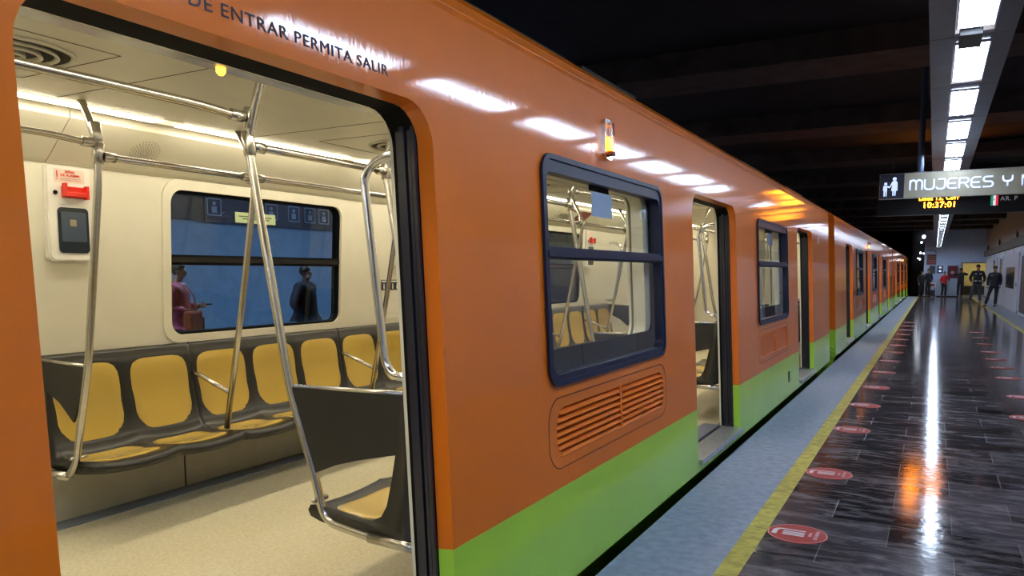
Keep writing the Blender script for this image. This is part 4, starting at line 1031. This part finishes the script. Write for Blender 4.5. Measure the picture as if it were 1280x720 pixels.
def person(label, pos, heading, H, pose, jacket, trousers, hair=(.01, .008, .007), mask=None, long_coat=False, hood=False, extra=None, skinm=None, group=None, fingers=True, bulk=1.1):
    """heading 0 faces -y (towards the camera); pose gives elbows, hands, knees, feet in a 1.75 m body frame (x right of the figure as seen from the front, y forward = +)"""
    skinm = skinm or SKINM
    t = thing('person', label, 'person', pos, group)
    s = H/1.75
    xf = Matrix.Translation(Vector(pos)) @ Matrix.Rotation(heading, 4, 'Z') @ Matrix.Diagonal((s, -s, s, 1))
    xf = Matrix.Translation(Vector(pos)) @ Matrix.Rotation(heading, 4, 'Z') @ Matrix.Diagonal((s, s, s, 1))
    f = lambda x, y, z: (x, -y, z)      # y forward -> world -y
    P = dict(hipL=(-.095, 0, .90), hipR=(.095, 0, .90), kneeL=(-.11, .03, .49), kneeR=(.11, .03, .49), ankL=(-.12, -.02, .09), ankR=(.12, -.02, .09),
             shL=(-.185, 0, 1.41), shR=(.185, 0, 1.41), elL=(-.25, -.03, 1.13), elR=(.25, -.03, 1.13), haL=(-.24, .08, .90), haR=(.24, .08, .90), lean=0.0, head=(0, .02, 0))
    P.update(pose); hd = P['head']
    q = {k: f(*v) if isinstance(v, tuple) and k != 'head' else v for k, v in P.items()}
    hx, hy = hd[0], -hd[1]
    nodes = {'pelvis': (f(0, 0, .96), (.13, .10)), 'waist': (f(0, 0, 1.10), (.12, .09)), 'chest': (f(0, 0, 1.30), (.14, .10)), 'neckb': (f(0, -.01, 1.43), (.075, .065)),
             'neck': (f(0, 0, 1.50), .060), 'jaw': ((hx*.6, hy*.6-.012, 1.555), (.060, .068)), 'face': ((hx, hy-.010, 1.622), (.076, .091)), 'crown': ((hx, hy+.008, 1.695), (.068, .080)),
             'nose': ((hx, hy-.105, 1.61), .010)}
    edges = [('pelvis', 'waist'), ('waist', 'chest'), ('chest', 'neckb'), ('neckb', 'neck'), ('neck', 'jaw'), ('jaw', 'face'), ('face', 'crown'), ('face', 'nose')]
    for S in 'LR':
        hip, kn, an, sh, el, ha = (q[k+S] for k in ('hip', 'knee', 'ank', 'sh', 'el', 'ha'))
        nodes['hip'+S] = (hip, .078); nodes['knee'+S] = (kn, .052); nodes['ank'+S] = (an, .036); nodes['toe'+S] = (lerp(an, (an[0], an[1]-.15, .035), 1), .030)
        nodes['sh'+S] = (sh, .052); nodes['el'+S] = (el, .038); nodes['wr'+S] = (lerp(el, ha, .80), .025); nodes['palm'+S] = (ha, (.034, .018))
        edges += [('pelvis', 'hip'+S), ('hip'+S, 'knee'+S), ('knee'+S, 'ank'+S), ('ank'+S, 'toe'+S), ('neckb', 'sh'+S), ('sh'+S, 'el'+S), ('el'+S, 'wr'+S), ('wr'+S, 'palm'+S)]
    body = skin('body', nodes, edges, 'pelvis', skinm, t, 2, xf)
    # fingers: own short chains rooted inside the palm
    if fingers:
        for S in 'LR':
            el, ha = Vector(q['el'+S]), Vector(q['ha'+S]); d = (ha-el).normalized(); side = d.cross(Vector((0, 1, 0)))
            side = side.normalized() if side.length > .1 else Vector((1, 0, 0)); pn = d.cross(side)
            for k, (off, ln) in enumerate(((-.027, .062), (-.009, .075), (.009, .070), (.026, .055))):
                b0 = ha + d*.01 + side*off; b1 = b0 + d*(.03+ln*.45); b2 = b1 + (d*.6+pn*.5)*ln*.5
                skin('finger', {'a': (tuple(b0), .0095), 'b': (tuple(b1), .0088), 'c': (tuple(b2), .0072)}, [('a', 'b'), ('b', 'c')], 'a', skinm, t, 1, xf)
            b0 = ha - side*.02; b1 = b0 - side*.03 + d*.03; b2 = b1 + d*.028
            skin('thumb', {'a': (tuple(b0), .011), 'b': (tuple(b1), .010), 'c': (tuple(b2), .008)}, [('a', 'b'), ('b', 'c')], 'a', skinm, t, 1, xf)
    # trousers
    tn = {'p': (f(0, 0, .98), (.155, .12))}; te = []
    for S in 'LR':
        hip, kn, an = (q[k+S] for k in ('hip', 'knee', 'ank'))
        tn['h'+S] = (lerp(hip, kn, .12), .098); tn['m'+S] = (lerp(hip, kn, .6), .082); tn['k'+S] = (kn, .070); tn['a'+S] = ((an[0], an[1], .10), .062)
        te += [('p', 'h'+S), ('h'+S, 'm'+S), ('m'+S, 'k'+S), ('k'+S, 'a'+S)]
    skin('trousers', tn, te, 'p', trousers, t, 2, xf)
    for S in 'LR':
        an = q['ank'+S]; skin('shoe', {'a': ((an[0], an[1]+.035, .045), (.042, .042)), 'b': ((an[0], an[1]-.05, .045), (.046, .040)), 'c': ((an[0]*1.1, an[1]-.16, .035), (.042, .028))}, [('a', 'b'), ('b', 'c')], 'a', BLK, t, 2, xf)
    # jacket
    zb = .62 if long_coat else .86
    jn = {'hem': (f(0, 0, zb), (.160, .125)), 'w': (f(0, 0, 1.06), (.172, .138)), 'c': (f(0, 0, 1.28), (.185, .140)), 's': (f(0, -.005, 1.41), (.135, .10)), 'col': (f(0, -.01, 1.50), (.080, .078))}
    jn['hem2'] = (f(0, 0, zb-.035), (.150, .118)); je = [('hem2', 'hem'), ('hem', 'w'), ('w', 'c'), ('c', 's'), ('s', 'col')]
    for S in 'LR':
        sh, el, ha = (q[k+S] for k in ('sh', 'el', 'ha'))
        jn['sh'+S] = (sh, .078); jn['el'+S] = (el, .062); jn['cf'+S] = (lerp(el, ha, .84), .044)
        je += [('s', 'sh'+S), ('sh'+S, 'el'+S), ('el'+S, 'cf'+S)]
    jn = {k: (v[0], tuple(c*bulk for c in v[1]) if isinstance(v[1], tuple) else v[1]*bulk) for k, v in jn.items()}
    skin('jacket', jn, je, 'w', jacket, t, 2, xf)
    # hair, ears, eyes
    def ball(name, c, r, mat, sc3=(1, 1, 1), cut=None):
        bm = bmesh.new(); bmesh.ops.create_uvsphere(bm, u_segments=20, v_segments=14, radius=1)
        for v in bm.verts: v.co = Vector((v.co.x*r*sc3[0]+c[0], v.co.y*r*sc3[1]+c[1], v.co.z*r*sc3[2]+c[2]))
        if cut: bmesh.ops.delete(bm, geom=[v for v in bm.verts if cut(v.co)], context='VERTS')
        me = tomesh(bm); me.transform(xf); return link(name, me, mat, t, True)
    HM = M('hair_%d' % int(hair[0]*1000), hair, .5)
    ball('hair', (hx, hy+.018, 1.672), .094, HM, (.93, 1.05, 1.0), cut=lambda c: (c.z < 1.655 and c.y < hy-.005) or c.z < 1.585 or (c.y < hy-.06 and c.z < 1.70))
    for sx in (-1, 1):
        ball('ear', (hx+sx*.078, hy+.005, 1.625), .017, skinm, (.5, .8, 1.3))
        ball('eye', (hx+sx*.030, hy-.079, 1.640), .010, M('eye_dark', (.02, .015, .012), .2), (1.2, .6, .7))
    if mask: ball('face_mask', (hx, hy-.045, 1.585), .055, mask, (1.05, .9, .85))
    else: ball('lips', (hx, hy-.083, 1.572), .016, M('lips_tone', (.28, .10, .08), .5), (1.3, .4, .35))
    if hood:
        ball('hood', (hx, hy+.025, 1.655), .118, jacket, (.95, 1.0, 1.12), cut=lambda c: c.y < hy-.045)
    if extra: extra(t, xf, q)
    return t
def prt(name, build, mat, t, xf, smooth=False):
    bm = bmesh.new(); build(bm); me = tomesh(bm); me.transform(xf); return link(name, me, mat, t, smooth)
JB = M('black_jacket', (.010, .011, .014), .7); JN = M('navy_uniform', (.012, .015, .026), .6); JEAN = M('grey_blue_jeans', (.055, .065, .095), .8)
REDJ = M('red_jacket', (.50, .015, .022), .6); DKT = M('dark_trousers', (.012, .013, .02), .8)
REFL = M('silver_reflective_tape', (.62, .64, .60), .35)
def tape(t, xf, q):
    for x0, x1, z in ((-.13, -.045, 1.335), (.045, .13, 1.335), (-.14, -.03, 1.02), (.04, .11, 1.02)):
        prt('reflective_tape', lambda bm: b_box(bm, (x0, -.178 if z > 1.2 else -.172, z-.022), (x1, -.12, z+.022), .008), REFL, t, xf)
    for s in (-1, 1): prt('pocket_flap', lambda bm: b_box(bm, (s*.15-.05, -.165, .93), (s*.15+.05, -.13, .955), .006), JB, t, xf)
person('person in black jacket with silver reflective stripes standing with legs apart', (1.86, 43.6, 0), .05, 1.90,
       dict(ankL=(-.27, .02, .09), kneeL=(-.19, .05, .49), ankR=(.13, -.02, .09), kneeR=(.11, .03, .49), elL=(-.29, -.06, 1.13), haL=(-.21, .13, .95), elR=(.29, -.06, 1.13), haR=(.21, .13, .94)),
       JB, JEAN, extra=tape)
def pk(t, xf, q):
    for s in (-1, 1): prt('chest_pocket', lambda bm: b_box(bm, (s*.085-.045, -.178, 1.24), (s*.085+.045, -.13, 1.33), .008), JN, t, xf)
    prt('badge_stripe', lambda bm: b_box(bm, (-.12, -.180, 1.335), (-.05, -.15, 1.35), .003), REFL, t, xf)
person('person in dark uniform leaning against the white wall panels on the right', (2.36, 40.0, 0), -.30, 1.80,
       dict(ankL=(-.28, .10, .09), kneeL=(-.19, .06, .49), ankR=(.06, -.02, .09), kneeR=(.09, .03, .49), elL=(-.25, .0, 1.13), haL=(-.24, .05, .86), elR=(.22, -.06, 1.13), haR=(.20, -.05, .88)),
       JN, DKT, extra=pk)
def phone(t, xf, q):
    h = q['haR']; prt('mobile_phone', lambda bm: b_box(bm, (h[0]-.05, h[1]-.05, h[2]-.01), (h[0]+.03, h[1]-.035, h[2]+.13), .006), BLK, t, xf)
person('person in bright red jacket standing by the pale cabinet at the platform end', (.55, 53.5, 0), .5, 1.58,
       dict(elR=(.30, .06, 1.14), haR=(.16, .28, 1.16), elL=(-.28, .0, 1.12), haL=(-.20, .16, 1.02), head=(.0, .05, 0)), REDJ, DKT, extra=phone, fingers=True)
person('person in black coat with raised elbows beside the person in red', (1.42, 53.8, 0), -.2, 1.78,
       dict(elR=(.36, .03, 1.36), haR=(.12, .16, 1.50), elL=(-.34, .04, 1.36), haL=(-.12, .18, 1.47)), JB, DKT)
person('person in dark clothes nearest the tunnel, left of a waiting pair', (-.66, 53.7, 0), .6, 1.62, dict(elR=(.27, .05, 1.13), haR=(.10, .22, 1.10)), JB, DKT, mask=STWHITE)
person('person in long dark coat, right of a waiting pair near the tunnel', (-.30, 54.0, 0), -.7, 1.76, dict(), JN, DKT, long_coat=True)
# two people on the opposite platform
person('person in bulky dark jacket with face mask seen through the far coach window', (-8.4, 8.66, 0), PI/2+.35, 1.60,
       dict(shL=(-.20, 0, 1.41), shR=(.20, 0, 1.41), elL=(-.36, -.06, 1.12), haL=(-.16, .10, .93), elR=(.36, -.06, 1.12), haR=(.16, .10, .93)),
       M('blue_black_coat', (.008, .014, .028), .8), M('brown_trousers', (.05, .045, .035), .8), mask=M('grey_face_mask', (.40, .36, .36), .6), skinm=SKIND, bulk=1.4)
PINK = M('pink_puffer_jacket', (.62, .10, .20), .5)
def bag(t, xf, q):
    prt('shoulder_bag', lambda bm: b_box(bm, (-.22, -.27, .70), (.20, -.15, 1.10), .03), M('rust_orange_bag', (.42, .07, .035), .6), t, xf)
    prt('bag_strap', lambda bm: b_tube(bm, [(.16, -.20, 1.08), (.10, -.19, 1.30), (-.02, -.14, 1.46), (-.10, .02, 1.47)], .012, 8), STWHITE, t, xf, True)
    prt('small_pouch', lambda bm: b_box(bm, (.19, -.26, .78), (.30, -.16, 1.0), .02), M('dark_olive_pouch', (.05, .045, .02), .6), t, xf)
    h = q['haR']; prt('mobile_phone', lambda bm: b_box(bm, (h[0]-.02, h[1]-.11, h[2]+.01), (h[0]+.14, h[1]-.05, h[2]+.03), .004), BLK, t, xf)
person('person in pink puffer jacket with orange bag and phone seen through far window', (-8.4, 6.40, 0), PI/2+.55, 1.62,
       dict(elR=(.26, .02, 1.13), haR=(.16, .26, 1.16), elL=(-.24, -.02, 1.13), haL=(-.10, .20, 1.10), head=(.02, .04, 0)), PINK, M('grey_slacks', (.07, .08, .10), .8), hood=False, hair=(.012, .009, .008), extra=bag, bulk=1.3)

# ------------------------------------------------------------------ world, view
w = bpy.data.worlds.new('world'); sc.world = w; w.use_nodes = True
w.node_tree.nodes['Background'].inputs[0].default_value = (.3, .4, .7, 1); w.node_tree.nodes['Background'].inputs[1].default_value = .006
sc.view_settings.view_transform = 'Standard'; sc.view_settings.look = 'None'; sc.view_settings.exposure = 0.16; sc.view_settings.gamma = 1
sc.view_settings.use_curve_mapping = False
